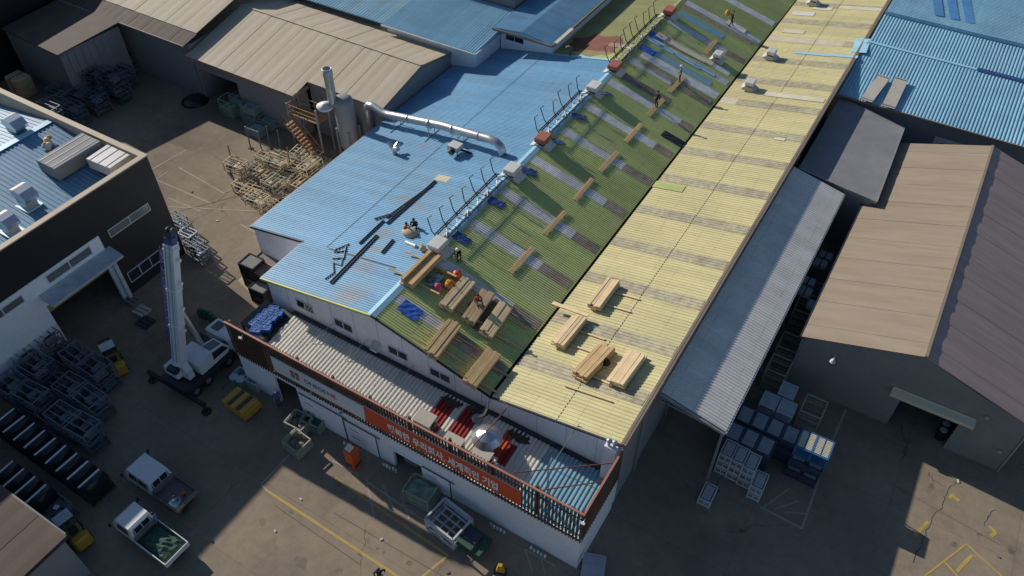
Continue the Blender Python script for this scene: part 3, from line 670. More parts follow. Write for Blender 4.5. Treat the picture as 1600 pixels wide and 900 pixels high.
# ================================================================ GREY BLOCK, HOUSE, BLUE HALL ON THE RIGHT
BK = thing('grey_block', 'small grey flat roofed block between the yellow roof and tan hall', 'building', (-4, 63, 0))
m = MB(); m.prism([(-7.1,58.8,0),(-1.0,57.8,0),(-1.35,69.0,0),(-7.1,71.0,0)],(0,0,5.65)); m.build('wall', 'grey_wall', BK)
m = MB(); m.prism([(-7.4,58.6,5.68),(-.68,57.5,5.68),(-1.11,69.2,5.68),(-7.4,71.4,5.68)],(0,0,.26)); m.build('roof', 'block_roof', BK)
m = MB(); m.bar((-.66,57.5,5.96),(-1.09,69.2,5.96),.08); m.bar((-1.09,69.2,5.96),(-7.35,71.4,5.96),.08); m.bar((-.66,57.5,5.96),(-7.4,58.6,5.96),.08); m.build('roof_edge', 'galv_dull', BK)

def panels(par, mt, A, U, V, n, th=.07, name='roof_panel', step=.014, gap=.003):
    A, U, V = Vector(A), Vector(U), Vector(V); N = U.cross(V).normalized()
    if N.z < 0: N = -N
    u = U/n; rr = random.Random(n)
    for i in range(n):
        a = A + u*i + U.normalized()*gap; b = A + u*(i+1) - U.normalized()*gap
        c = (a+b)/2; k = N*(step*(1 if i%2 else -1)*.5 + rr.uniform(-.005,.005)); mid = N*.012
        m = MB()
        top = [a+k, c+k+mid, b+k]; bot = [p - N*th for p in (a, c, b)]
        vs = top + [p+V for p in top] + bot + [p+V for p in bot]
        m.add(vs, [(0,1,4,3),(1,2,5,4),(6,9,10,7),(7,10,11,8),(0,3,9,6),(2,8,11,5),(0,6,7,8,2,1),(3,4,5,11,10,9)]); m.build(name, mt, par)
HS = thing('tan_hall', 'gabled hall with tan left slope and mauve right slope', 'building', (5.85, 41.2, 0))
hx0, hx1, hr, hy0, hy1, he, hz = -1.55, 13.25, 5.85, 41.2, 67.8, 5.1, 7.55
m = MB()
k = .2
m.prism([(hx0+k,hy0+.15,0),(hx0+k,hy0+.15,he-.08),(hr,hy0+.15,hz-.17),(hr,hy0+.15,0)] ,(0,.2,0)) if False else None
def hw(poly): m.prism([(x,hy0+.12,z) for x,z in poly],(0,.2,0))
hw([(hx0+k,0),(hx0+k,he-.08),(5.85,hz-.18),(5.85,0)]); hw([(5.85,2.75),(5.85,hz-.18),(9.62,he+.93),(9.62,2.75)]); hw([(9.62,0),(9.62,he+.93),(hx1-k,he-.08),(hx1-k,0)])
m.bx(hx0+k,hx0+k+.2,hy0+.32,hy1-.1,0,he-.09); m.bx(hx1-k-.2,hx1-k,hy0+.32,hy1-.1,0,he-.09); m.bx(hx0+k,hx1-k,hy1-.3,hy1-.1,0,he-.1); m.build('wall', 'hall_wall', HS)
m = MB(); m.bx(hr-.1,hr+.1,hy0,hy1,hz+.0,hz+.075); HR = m.build('ridge_cap', 'tan_fabric', HS)
panels(HR, 'tan_fabric', (hx0,hy0,he), (0,hy1-hy0,0), (hr-hx0,0,hz-he), 20)
panels(HR, 'mauve_fabric', (hr,hy0,hz), (0,hy1-hy0,0), (hx1-hr,0,he-hz), 20)
m = MB(); m.prism([(5.1,hy0+.1,3.35),(10.3,hy0+.1,3.35),(10.3,hy0+.1,3.85),(5.1,hy0+.1,3.85)],(0,-.02,0)); m.prism([(5.05,hy0+.1,3.75),(5.05,hy0-.4,3.62),(5.05,hy0-.4,3.35),(5.05,hy0+.1,3.6)],(5.3,0,0)); m.build('door_canopy', 'crate_cream', HS)
p = aty(1303,560,hy0)
m = MB(); m.tube((p.x,hy0+.1,p.z+.3),(p.x,hy0-.35,p.z+.35),.03); m.lathe([(.2,-.1),(.14,.1),(.05,.2)],12,(p.x,hy0-.35,p.z+.1)); m.tube((p.x+.05,hy0+.08,p.z-.5),(p.x+.05,hy0+.08,p.z+.1),.03); m.build('wall_lamp', 'vent_white', HS)
for px, py in ((1542,652),(1562,705)):
    p = aty(px, py, hy0+.1); m = MB(); m.lathe([(.16,0),(.16,.1),(.1,.16)],10,(p.x,hy0+.05,p.z)); m.build('wall_lamp', 'galv_dull', HS)

m = MB(); m.bx(hx0-.13,hx0-.01,hy0,hy1,he-.14,he-.02); m.build('gutter', 'dark_steel', HS)
for x in (hx0+.12,hx1-.12):
    m = MB(); m.tube((x,hy0+.06,0.05),(x,hy0+.06,he-.2),.06,8); m.build('downpipe', 'galv_dull', HS)
BR = thing('blue_hall', 'wide blue ribbed roof hall behind the tan hall', 'building', (5, 71.4, 0))
m = MB(); m.bx(-7.4,40,71.5,71.8,0,6.25); m.build('wall', 'grey_wall', BR)
m = MB(); m.corr((-7.65,71.1,6.35),(48,0,0),(0,9.1,1.05),.30,.05,.08,top=.4); m.build('roof_slope', 'right_blue_sheet', BR, label='light blue ribbed slope above the grey wall')
m = MB(); m.corr((-7.4,80.25,7.35),(48,0,0),(0,5.6,.55),.30,.05,.08,top=.4); m.build('roof_slope', 'right_blue_sheet', BR)
m = MB(); m.corr((-7.4,85.9,7.86),(0,26,0),(24,0,.5),.32,.05,.08,top=.4); m.build('roof_slope', 'right_blue_sheet', BR, label='blue roof with ribs running the other way')
m = MB(); m.bx(-7.5,40,80.1,80.42,7.40,7.50); m.build('ridge_flashing', 'flashing_blue', BR)
m = MB(); m.bx(-7.4,40,85.86,85.9,7.3,8.3); m.build('step_flashing', 'right_blue_sheet', BR)
m = MB(); m.bx(2.6,14,80.0,80.5,7.51,7.56); m.build('ridge_flashing', 'tarp_navy', BR)
m = MB(); m.bx(-7.65,40,70.98,71.09,6.2,6.38); m.build('eave_fascia', 'fascia', BR)
for k in range(3):
    m = MB(); m.box((-3.6+1.5*k,92.5,8.06),(.9,9,.03), ry=-.02, rz=.25); m.build('repair_sheet', 'deep_blue_sheet', BR)
for k, (px, py, sx, sy, rz) in enumerate(((1367,140,1.1,4.2,-.12),(1398,147,1.15,4.6,.0))):
    p = at(px, py, 6.75); m = MB(); o = thing('grey_board', ('left of' if k == 0 else 'right of')+' two grey boards leaning along the blue roof eave', 'board', (p.x,p.y,6.9)); 
    m.box((0,0,0),(sx,sy,.05)); m.build('board', 'concrete', o, local=True); o.rotation_euler = (math.atan(.115)+.02,0,rz)
    m = MB(); m.box((0,sy/2-.2,.05),(sx,.1,.05)); m.box((0,-sy/2+.2,.05),(sx,.1,.05)); m.build('batten', 'galv_dull', o, local=True)
SG2 = thing('wall_sign', 'white wall sign with small emblem under the blue eave', 'sign', (3, 71.45, 3.2))
p, q = aty(1466,203,71.45), aty(1520,224,71.45)
m = MB(); m.bx(p.x,q.x+1.2,71.40,71.47,2.9,4.75); m.build('panel', 'sign_white', SG2); emblem(SG2, p.x+.95, 71.395, 4.0, .36)
lettering('ONEGENE', .55, 'letter_navy', 'lettering', SG2, (p.x+1.6,71.39,3.75), wid=2.3)
m = MB(); m.bx(q.x+1.25,q.x+9,71.40,71.47,2.9,4.0); tag(m.build('wall_banner', 'banner_orange'), 'orange banner strip on the wall behind the tan hall ridge', 'banner')
for px, py in ((1567,2),(1500,62)):
    pass

# ================================================================ DARK BUILDING WITH PARAPET ON THE LEFT
DX, DY, DZ = -49.9, 28.0, 10.3
DB = thing('dark_factory', 'charcoal clad factory with tan parapet and blue roof', 'building', (-60, 16, 0))
m = MB()
m.bx(DX-.3,DX,21.9,DY,0,DZ-.1); m.bx(DX-.3,DX,-30,21.9,6.72,DZ-.1); m.bx(-110,DX-.3,DY-.3,DY,0,DZ-.1); m.build('dark_wall', 'dark_cladding', DB)
m = MB(); m.bx(DX-.28,DX+.03,-30,16.15,0,6.7); m.bx(DX-.28,DX+.03,16.15,21.5,4.1,6.7); m.bx(DX-.28,DX+.05,21.5,21.88,0,6.7); m.build('white_wall', 'white_wall', DB)
m = MB(); m.bx(DX-.42,DX+.06,-30,DY+.06,DZ-.08,DZ+.02); m.bx(-110,DX-.42,DY-.42,DY+.06,DZ-.08,DZ+.02); m.bx(DX-.40,DX-.31,-30,DY-.4,8.3,DZ-.09); m.bx(-110,DX-.4,DY-.40,DY-.31,8.3,DZ-.09); m.build('parapet_cap', 'parapet', DB)
RDX = at(40,215,9.6).x
m = MB(); m.corr((RDX,-30,9.75),(0,DY-.45+30,0),(DX-.45-RDX,0,-1.25),.36,.04,.1,top=.4); m.build('roof_slope', 'plain_blue_sheet', DB)
m = MB(); m.corr((RDX-14,-30,8.0),(0,DY-.45+30,0),(14,0,1.75),.36,.04,.1,top=.4); m.build('roof_slope', 'plain_blue_sheet', DB)
m = MB(); m.bx(RDX-.3,RDX+.3,-30,DY-.5,9.79,9.84); m.build('ridge_cap', 'flashing_blue', DB)
for y0, y1, z0, z1, n in ((22.75,26.5,5.93,6.55,2),(22.65,25.85,1.1,2.05,3)): window(DB, y0, y1, DX, z0, z1, n, axis='x', glassm='pane_grey' if z0 > 3 else 'pane', framem='rack_pale', t=.07)
for y0, y1, z0, z1, n in ((17.15,20.9,5.72,6.4,2),(10.4,15.1,5.7,6.3,3)): window(DB, y0, y1, DX+.03, z0, z1, n, axis='x', glassm='pane_grey', framem='sign_white', t=.07)
m = MB(); m.prism([(DX+.03,16.1,5.35),(DX+1.45,16.1,5.05),(DX+1.45,16.1,4.85),(DX+.03,16.1,4.85)],(0,6.2,0)); m.build('door_canopy', 'rack_pale', DB)
m = MB(); m.bar((DX+.3,21.9,4.85),(DX+.3,21.9,0),.28); m.build('canopy_post', 'rack_pale', DB)
m = MB(); m.bx(DX-.6,DX-.3,16.2,21.45,3.2,4.3); m.build('roller_shutter', 'lift_dull', DB)
m = MB(); m.bx(DX-14,DX-13.8,-30,DY-.3,0,9); m.build('inner_wall', 'grey_wall', DB)
# roof plant on the dark building
def roofbox(name, label, cat, px, py, z, sx, sy, sz, mt, mt2, rz=0):
    p = at(px, py, z); o = thing(name, label, cat, (p.x,p.y,z-sz))
    m = MB(); m.bevbox(-sx/2,sx/2,-sy/2,sy/2,.12,sz,.03); m.build('casing', mt, o, local=True)
    m = MB(); m.bx(-sx/2+.1,sx/2-.1,-sy/2+.1,-sy/2+.2,0,.12); m.bx(-sx/2+.1,sx/2-.1,sy/2-.2,sy/2-.1,0,.12); m.build('skid', 'dark_steel', o, local=True)
    for k in range(3):
        m = MB(); x = -sx/2 + sx*(k+.5)/3; m.bx(x-.02,x+.02,-sy/2+.03,sy/2-.03,sz+.002,sz+.03); m.build('lid_seam', mt2, o, local=True)
    o.rotation_euler = (0,0,rz); return o
roofbox('roof_plant_box', 'large grey panelled box on the dark factory roof corner', 'plant box', 107,235,10.3, 2.2,4.2,1.2,'block_roof','galv_dull')
roofbox('roof_plant_box', 'white lidded box nearest the parapet corner', 'plant box', 171,243,10.1, 2.6,2.3,1.0,'vent_white','concrete', rz=.05)
def hood(label, px, py, z, s=1.0):
    p = at(px, py, z); o = thing('exhaust_cowl', label, 'cowl', (p.x,p.y,z-1.5*s), group='metal cowls on the dark factory roof')
    m = MB(); m.bx(-.5*s,.5*s,-.4*s,.4*s,0,1.0*s); m.build('duct', 'galv', o, local=True)
    m = MB(); pr = [(-.55*s,-.5*s,.95*s),(.9*s,-.5*s,.75*s),(1.0*s,-.5*s,1.05*s),(.6*s,-.5*s,1.45*s),(0,-.5*s,1.55*s),(-.45*s,-.5*s,1.4*s)]
    m.prism(pr,(0,1.0*s,0)); m.build('cowl', 'bright_metal', o, local=True)
    m = MB(); m.bx(-.7*s,.7*s,-.6*s,.6*s,-.1,-.0); m.build('base_flashing', 'flashing_blue', o, local=True)
hood('shiny metal cowl on the pale side of the dark factory ridge', 15,182,10.9,1.15); hood('shiny metal cowl in the middle of the dark factory roof', 30,292,10.7,1.1); hood('shiny metal cowl cut by the left picture edge', 3,335,10.5,1.0)
p = at(75,222,9.9); o = thing('foam_heap', 'heap of orange and white foam pieces beside the grey roof box', 'debris', (p.x,p.y,9.5))
for k in range(14):
    m = MB(); m.lathe([(.03,-.2),(.2,-.08),(.22,.06),(.08,.2)],7,(random.uniform(-.5,.5),random.uniform(-.45,.45),random.uniform(.1,.5))); m.build('lump', 'pebble_foam' if k%2 else 'vent_white', o, local=True)

# ================================================================ HOUSE CORNER BOTTOM LEFT
BLH = thing('brown_shed', 'brown roof corner of a shed at the lower left', 'shed', (-40,-2,0))
m = MB(); m.bx(-60,-33.1,-25,4.9,0,4.4); m.build('wall', 'grey_wall', BLH)
panels(BLH, 'brown_fabric', (-60,-25,4.62), (27.15,0,0), (0,30.1,0.0), 22)
m = MB(); m.bx(-33.0,-32.86,-25,5.12,4.3,4.62); m.bx(-60,-33.0,5.1,5.2,4.35,4.62); m.build('eave_trim', 'dark_steel', BLH)

# ================================================================ BACK LEFT WAREHOUSES
WH = thing('beige_warehouse', 'large beige gabled warehouse behind the blue roof', 'warehouse', (-55, 50, 0))
wr, wrz, wf, wfz, wb, wbz = 53.9, 7.2, 47.55, 5.85, 62.4, 5.49
m = MB(); m.prism([(-43.25,wf+.2,0),(-43.25,wf+.2,wfz-.1),(-43.25,wr,wrz-.12),(-43.25,wb-.2,wbz-.1),(-43.25,wb-.2,0)],(.2,0,0)); m.build('gable_wall', 'grey_wall', WH)
m = MB(); m.bx(-52.1,-43.26,wf+.2,wf+.4,0,wfz-.12); m.bx(-60.8,-52.6,46.2,46.4,0,5.3); m.bx(-53.2,-52.6,46.4,wf+.2,0,5.3); m.build('front_wall', 'grey_wall', WH)
m = MB(); m.bx(-66.3,-60.8,46.2,46.4,3.6,5.3); m.bx(-66.6,-66.3,46.2,62,0,5.3); m.build('front_wall', 'grey_wall', WH)
m = MB(); m.bx(-66.6,-42.95,wr-.12,wr+.12,wrz-.01,wrz+.07); WR = m.build('ridge_cap', 'beige_fabric', WH)
sl_ = (wrz-wfz)/(wr-wf); pe = 45.4
panels(WR, 'beige_fabric', (-52.05,wf,wfz), (9.1,0,0), (0,wr-wf,wrz-wfz), 8)
panels(WR, 'beige_fabric', (-66.6,pe,wrz-sl_*(wr-pe)), (14.55,0,0), (0,wr-pe,sl_*(wr-pe)), 13)
panels(WR, 'beige_fabric', (-66.6,wr,wrz), (23.65,0,0), (0,wb-wr,wbz-wrz), 20)
m = MB(); m.prism([(-53.3,pe,5.25),(-52.05,pe,5.25),(-52.05,wf,5.75),(-53.3,wf,5.75)],(0,0,.06)); m.bx(-66.6,-52.05,pe-.02,pe+.12,5.0,5.28); m.bx(-52.05,-42.95,wf-.02,wf+.1,5.55,5.75); m.bx(-52.1,-52.0,pe,wf,5.1,5.5); m.build('eave_trim', 'fascia', WH)
m = MB(); m.prism([(-42.96,wf,wfz-.22),(-42.96,wr,wrz-.22),(-42.96,wr,wrz-.02),(-42.96,wf,wfz-.02)],(.06,0,0)); m.prism([(-42.96,wr,wrz-.22),(-42.96,wb,wbz-.22),(-42.96,wb,wbz-.02),(-42.96,wr,wrz-.02)],(.06,0,0)); m.build('verge_trim', 'fascia', WH)
# second beige warehouse, further left
B2 = thing('pale_warehouse', 'pale ribbed warehouse roof with brown eave band, top left', 'warehouse', (-72, 46, 0))
m = MB(); m.bx(-90,-66.9,46.3,46.5,0,6.1); m.bx(-67.1,-66.9,46.5,62,0,6.0); m.build('wall', 'grey_wall', B2)
panels(B2, 'brown_fabric', (-90,45.6,6.3), (23.3,0,0), (0,2.0,.42), 22)
panels(B2, 'beige_fabric', (-90,47.6,6.78), (23.2,0,0), (0,8.6,1.85), 20)
panels(B2, 'beige_fabric', (-90,56.2,8.62), (23.2,0,0), (0,9,-1.9), 20)
m = MB(); m.bx(-90,-66.7,45.5,45.62,6.1,6.32); m.build('eave_trim', 'fascia', B2)
BS = thing('brown_lean_to', 'plain brown flat roofed block at the top left yard', 'building', (-81, 42, 0))
m = MB(); m.prism([(-86.2,38.75,0),(-76.9,38.35,0),(-76.6,45.5,0),(-86,46.2,0)],(0,0,5.8)); m.build('wall', 'grey_wall', BS)
m = MB(); m.prism([(-86.5,38.6,5.82),(-76.7,38.15,5.82),(-76.3,45.6,6.2),(-86.3,46.4,6.2)],(0,0,.14)); m.build('roof', 'brown_fabric', BS)
for k in range(9):
    m = MB(); y = 38.35+.8*k; m.bx(-76.9+.03*k*.8+.02,-76.82+.03*k*.8+.02,y,y+.38,.2,5.6); m.build('wall_rib', 'grey_wall', BS)
GL = thing('slate_shed', 'slate grey shed roof in the top left corner', 'shed', (-95, 45, 0))
m = MB(); m.bx(-115,-88.2,34,70,0,9.4); m.build('wall', 'dark_cladding', GL)  # wall raised and stretched so its shadow covers the brown block and racks
m = MB(); m.corr((-115,33.6,9.45),(27.3,0,0),(0,36,1.0),.4,.04,.1); m.build('roof', 'block_roof', GL)
# blue roofs behind
BA = thing('blue_shed', 'blue ribbed shed roof behind the beige warehouse', 'shed', (-45, 60, 0))
m = MB(); m.bx(-51.0,-40.1,58.9,66.9,0,7.0); m.build('wall', 'white_wall', BA)
m = MB(); m.corr((-51.25,58.35,7.15),(11.5,0,0),(0,8.6,.75),.30,.045,.09,top=.42); m.build('roof', 'right_blue_sheet', BA)
m = MB(); m.bx(-51.25,-39.72,58.22,58.33,7.0,7.2); m.bx(-39.74,-39.62,58.3,66.9,6.98,7.2); m.build('eave_trim', 'vent_white', BA)
BA1 = thing('slate_blue_shed', 'slate blue ribbed roof left of the blue shed', 'shed', (-58, 62, 0))
m = MB(); m.bx(-70,-51.6,60,80,0,6.8); m.build('wall', 'grey_wall', BA1)
m = MB(); m.corr((-70,58.9,6.95),(18.5,0,0),(0,21,1.6),.36,.045,.09,top=.42); m.build('roof', 'annex_blue_sheet', BA1)
GT = thing('grey_tower_block', 'grey walled block rising behind the blue sheds', 'building', (-45, 72, 0))
m = MB(); m.bx(-51,-40.6,67.2,90,0,9.6); m.build('wall', 'grey_wall', GT)
m = MB(); m.corr((-51.2,67.0,9.65),(10.8,0,0),(0,23.2,0.8),.36,.045,.09); m.build('roof', 'right_blue_sheet', GT)
BB = thing('deep_blue_shed', 'small white walled shed with blue roof set on the olive slope', 'shed', (-37, 64, 5.5))
m = MB(); m.bx(-39.9,-33.9,63.4,86,4.9,7.7); m.build('wall', 'white_wall', BB)
m = MB(); m.corr((-40.3,62.5,8.0),(0,24,0),(3.4,0,.35),.25,.04,.08); m.corr((-36.9,62.5,8.35),(0,24,0),(3.4,0,-.45),.25,.04,.08); m.build('roof', 'plain_blue_sheet', BB)
window(BB, -39.3, -37.2, 63.4, 6.6, 7.3, 2)
m = MB(); m.bx(-33.48,-33.36,62.6,86,7.7,7.98); m.bx(-40.3,-33.4,62.36,62.48,7.75,7.98); m.build('eave_trim', 'fascia', BB)
m = MB(); m.box((-33.3,64.6,8.02),(.35,3.4,.12)); m.build('gutter', 'ivory_sheet', BB)
p = onroof(823,70); m = MB(); m.bar((p.x,p.y,p.z),(p.x,p.y,p.z+2.4),.22); m.build('corner_post', 'galv', BB)
# ================================================================ PEOPLE
def person(label, loc, rz, pose='stand', shirt='cloth_navy', legs='cloth_black', hat=None, group=None, scale=1.0):
    o = thing('person', label, 'person', loc, rz, group)
    S = pose
    J = {}
    if S in ('stand','walk','carry','lean'):
        J.update(pel=(0,0,.95), chest=(0,.01,1.25), neck=(0,.02,1.46), head=(0,.05,1.58), top=(0,.05,1.69))
        for s, n in ((-1,'l'),(1,'r')):
            J.update({n+'sh':(s*.19,0,1.40), n+'el':(s*.25,-.03,1.14), n+'wr':(s*.24,.08,.93), n+'ha':(s*.235,.12,.84), n+'hip':(s*.10,0,.90), n+'kn':(s*.11,.02,.50), n+'an':(s*.11,-.03,.10), n+'to':(s*.125,.14,.045)})
        if S == 'walk':
            J.update(lkn=(-.11,.16,.52), lan=(-.11,.20,.11), lto=(-.12,.38,.06), rkn=(.11,-.02,.49), ran=(.11,-.24,.13), rto=(.12,-.08,.05), rel=(.33,.02,1.17), rwr=(.24,.20,1.02), rha=(.2,.27,.97), lel=(-.36,-.12,1.2), lwr=(-.26,-.02,1.0), lha=(-.2,.05,.95))
        if S == 'carry':
            J.update(rel=(.3,.1,1.18), rwr=(.24,.34,1.12), rha=(.2,.42,1.12), lel=(-.3,.1,1.18), lwr=(-.24,.34,1.12), lha=(-.2,.42,1.12))
        if S == 'lean':
            J.update(chest=(0,.14,1.22), neck=(0,.26,1.40), head=(0,.34,1.49), top=(0,.38,1.59), rsh=(.19,.22,1.36), lsh=(-.19,.22,1.36), rel=(.24,.38,1.14), rwr=(.2,.55,1.05), rha=(.18,.63,1.02), lel=(-.24,.38,1.14), lwr=(-.2,.55,1.05), lha=(-.18,.63,1.02))
    elif S == 'bend':
        J.update(pel=(0,-.1,.80), chest=(0,.22,.90), neck=(0,.45,.84), head=(0,.55,.78), top=(0,.63,.72))
        for s, n in ((-1,'l'),(1,'r')):
            J.update({n+'sh':(s*.19,.38,.84), n+'el':(s*.24,.5,.58), n+'wr':(s*.2,.62,.36), n+'ha':(s*.18,.66,.27), n+'hip':(s*.10,-.1,.76), n+'kn':(s*.13,.08,.46), n+'an':(s*.13,-.08,.10), n+'to':(s*.14,.09,.045)})
    else:  # sit
        J.update(pel=(0,-.05,.16), chest=(0,.04,.46), neck=(0,.10,.66), head=(0,.15,.78), top=(0,.17,.89))
        for s, n in ((-1,'l'),(1,'r')):
            J.update({n+'sh':(s*.19,.08,.61), n+'el':(s*.27,.2,.38), n+'wr':(s*.18,.38,.36), n+'ha':(s*.13,.45,.36), n+'hip':(s*.11,-.02,.14), n+'kn':(s*.2,.36,.40), n+'an':(s*.17,.52,.09), n+'to':(s*.18,.70,.05)})
    RD = dict(pel=.145, chest=.155, neck=.062, head=.088, top=.075, sh=.075, el=.052, wr=.036, ha=.034, hip=.092, kn=.066, an=.048, to=.04)
    E = [('pel','chest'),('chest','neck'),('neck','head'),('head','top')]
    for n in 'lr': E += [('chest',n+'sh'),(n+'sh',n+'el'),(n+'el',n+'wr'),(n+'wr',n+'ha'),('pel',n+'hip'),(n+'hip',n+'kn'),(n+'kn',n+'an'),(n+'an',n+'to')]
    # nose, and five fingers on each hand
    hd = Vector(J['head']); J['nose'] = tuple(hd + Vector((0,.105,.0))); RD['nose'] = .02; E.append(('head','nose'))
    for n, s in (('l',-1),('r',1)):
        ha, wr = Vector(J[n+'ha']), Vector(J[n+'wr']); d = (ha-wr).normalized(); side = Vector((0,1,0)) - d*d.y
        if side.length < .1: side = Vector((1,0,0)) - d*d.x
        side.normalize()
        for k in range(4):
            q = ha + side*(.03*(k-1.5)) + d*(.055+.012*(1.5-abs(k-1.5))); tip = q + d*.03 + Vector((-s*.015,0,-.01))
            J[n+'f%d'%k] = tuple(q); J[n+'g%d'%k] = tuple(tip); RD['f%d'%k] = .010; RD['g%d'%k] = .009
            E += [(n+'ha',n+'f%d'%k),(n+'f%d'%k,n+'g%d'%k)]
        J[n+'t'] = tuple(wr.lerp(ha,.5) + side*.055); J[n+'u'] = tuple(wr.lerp(ha,.5) + side*.07 + d*.05); RD['t'] = .012; RD['u'] = .010
        E += [(n+'wr',n+'t'),(n+'t',n+'u')]
    keys = list(J); me = bpy.data.meshes.new('skeleton'); me.from_pydata([Vector(J[k])*scale for k in keys], [(keys.index(a),keys.index(b)) for a,b in E], [])
    t = bpy.data.objects.new('tmp_body', me); COL.objects.link(t)
    t.modifiers.new('skin','SKIN')
    for i, k in enumerate(keys):
        r = RD.get(k, RD.get(k[1:], .05))*scale; sv = me.skin_vertices[0].data[i]; sv.radius = (r, r*(.8 if k in ('chest','pel') else 1)); sv.use_root = (k == 'pel')
    sb = t.modifiers.new('sub','SUBSURF'); sb.levels = 1; sb.render_levels = 1
    bpy.context.view_layer.update(); dg = bpy.context.evaluated_depsgraph_get(); bm_ = bpy.data.meshes.new_from_object(t.evaluated_get(dg)); bpy.data.objects.remove(t)
    bm_.materials.clear()
    for k in (shirt, legs, 'skin', 'hair', 'rubber'): bm_.materials.append(M[k])
    jv = {k: Vector(J[k])*scale for k in keys}
    segs = [(a, b) for a, b in E]
    def zone(a, b, t_):
        k = b if t_ > .5 else a; s = k[1:] if k[0] in 'lr' and k not in ('lean',) else k
        if k in ('head','top','nose') or (k == 'neck' and b == 'head'): return 2
        if s in ('wr','ha','t','u') or s[:1] in 'fg' and len(s) == 2: return 2
        if s in ('an','to'): return 4 if s == 'to' or t_ > .8 else 1
        if k == 'pel' or s in ('hip','kn'): return 1
        return 0
    for p in bm_.polygons:
        c = p.center; best = (9, 0)
        for a, b in segs:
            A, B = jv[a], jv[b]; d = B-A; tt = max(0, min(1, (c-A).dot(d)/max(1e-9,d.length_squared))); q = (c-(A+d*tt)).length
            if q < best[0]: best = (q, zone(a,b,tt))
        p.material_index = best[1]; p.use_smooth = True
    b = bpy.data.objects.new('body', bm_); COL.objects.link(b); b.parent = o; ORG[b.name] = ORG[o.name]
    hdv = (jv['head']+jv['top'])/2; up = (jv['top']-jv['neck']).normalized()
    m = MB(); q = up.to_track_quat('Z','Y').to_matrix()
    pf = [(.135 if hat else .112,-.005),(.128 if hat else .112,.03),(.10,.085),(.05,.115),(.01,.122)]
    n0 = len(m.v); m.lathe([(r*scale,z*scale) for r,z in pf], 10)
    m.v = [tuple(q @ Vector(v) + hdv + up*.03*scale - Vector((0,.012,0))) for v in m.v]
    m.build('helmet' if hat else 'hair', hat or 'hair', o, local=True, smooth=True)
    return o
Z = lambda v, dz=0: (v.x, v.y, v.z+dz)
person('person in navy standing on the sixth loose plank of the green slope', Z(onroof(1025,169),.08), R(160), 'stand', 'cloth_navy', 'cloth_black')
person('person in pale helmet standing on the seventh loose plank of the green slope', Z(onroof(1061,129),.08), R(120), 'stand', 'cloth_grey', 'cloth_black', hat='helmet')
pw = person('person carrying a yellow bag across the far green slope', Z(onroof(1141,42),.03), R(-60), 'walk', 'cloth_black', 'cloth_black')
person('person bending over at the end of the blue roof', Z(onroof(891,87),.03), R(95), 'bend', 'cloth_green', 'cloth_grey')
person('person in orange sitting beside the big sand coloured sack', Z(onroof(634,362),.03), R(-100), 'sit', 'cloth_orange', 'cloth_grey')
person('person in dark red cap clothes sitting behind the big sand coloured sack', Z(onroof(648,355),.03), R(-150), 'sit', 'cloth_navy', 'cloth_navy')
person('person in white helmet on the shaded green slope beside the ridge', Z(onroof(718,410),.03), R(200), 'lean', 'cloth_black', 'cloth_black', hat='helmet')
person('person in red sitting on the third timber pack', Z(onroof(746,482),.60), R(-120), 'sit', 'cloth_red', 'cloth_green', hat=None)
person('person in black walking on the yellow line of the yard', Z(at(596,908)), R(-140), 'walk', 'cloth_black', 'cloth_black')
person('person in light blue shirt leaning on the tail of the upper truck', Z(at(290,800)), R(90), 'lean', 'cloth_blue', 'cloth_navy')
person('person in blue beside the bed of the lower truck', Z(at(252,822)), R(150), 'stand', 'cloth_blue', 'cloth_navy')
person('person in blue jacket and white helmet at the annex doorway', Z(at(437,633)), R(-120), 'stand', 'cloth_royal', 'cloth_grey', hat='helmet')
p = onroof(1136,35); o = thing('shoulder_bag', 'yellow bag held by the person on the far green slope', 'bag', (p.x-.1,p.y-.1,p.z+.75))
m = MB(); m.lathe([(.12,0),(.26,.12),(.28,.4),(.16,.6),(.05,.66)],9); m.v = [(x,y*.6,z) for x,y,z in m.v]; m.build('sack', 'cloth_gold', o, local=True, smooth=True)
m = MB(); m.path([(0,0,.62),(.12,0,.8),(.3,0,.7)], .02, 6); m.build('strap', 'cloth_red', o, local=True)
p = onroof(643,362); o = thing('sand_sack', 'big sand coloured sack on the blue roof', 'sack', (p.x+.1,p.y-.3,p.z+.02))
m = MB(); m.lathe([(.32,0),(.5,.1),(.46,.3),(.3,.42),(.12,.48)],12); m.v = [(x*1.3+.05*math.sin(9*y),y,z) for x,y,z in m.v]; m.build('sack', 'cloth_sand', o, local=True, smooth=True)
m = MB(); m.path([(-.2,0,.42),(-.1,.1,.6),(.08,.05,.48)], .04, 6); m.build('fold', 'cloth_sand', o, local=True)

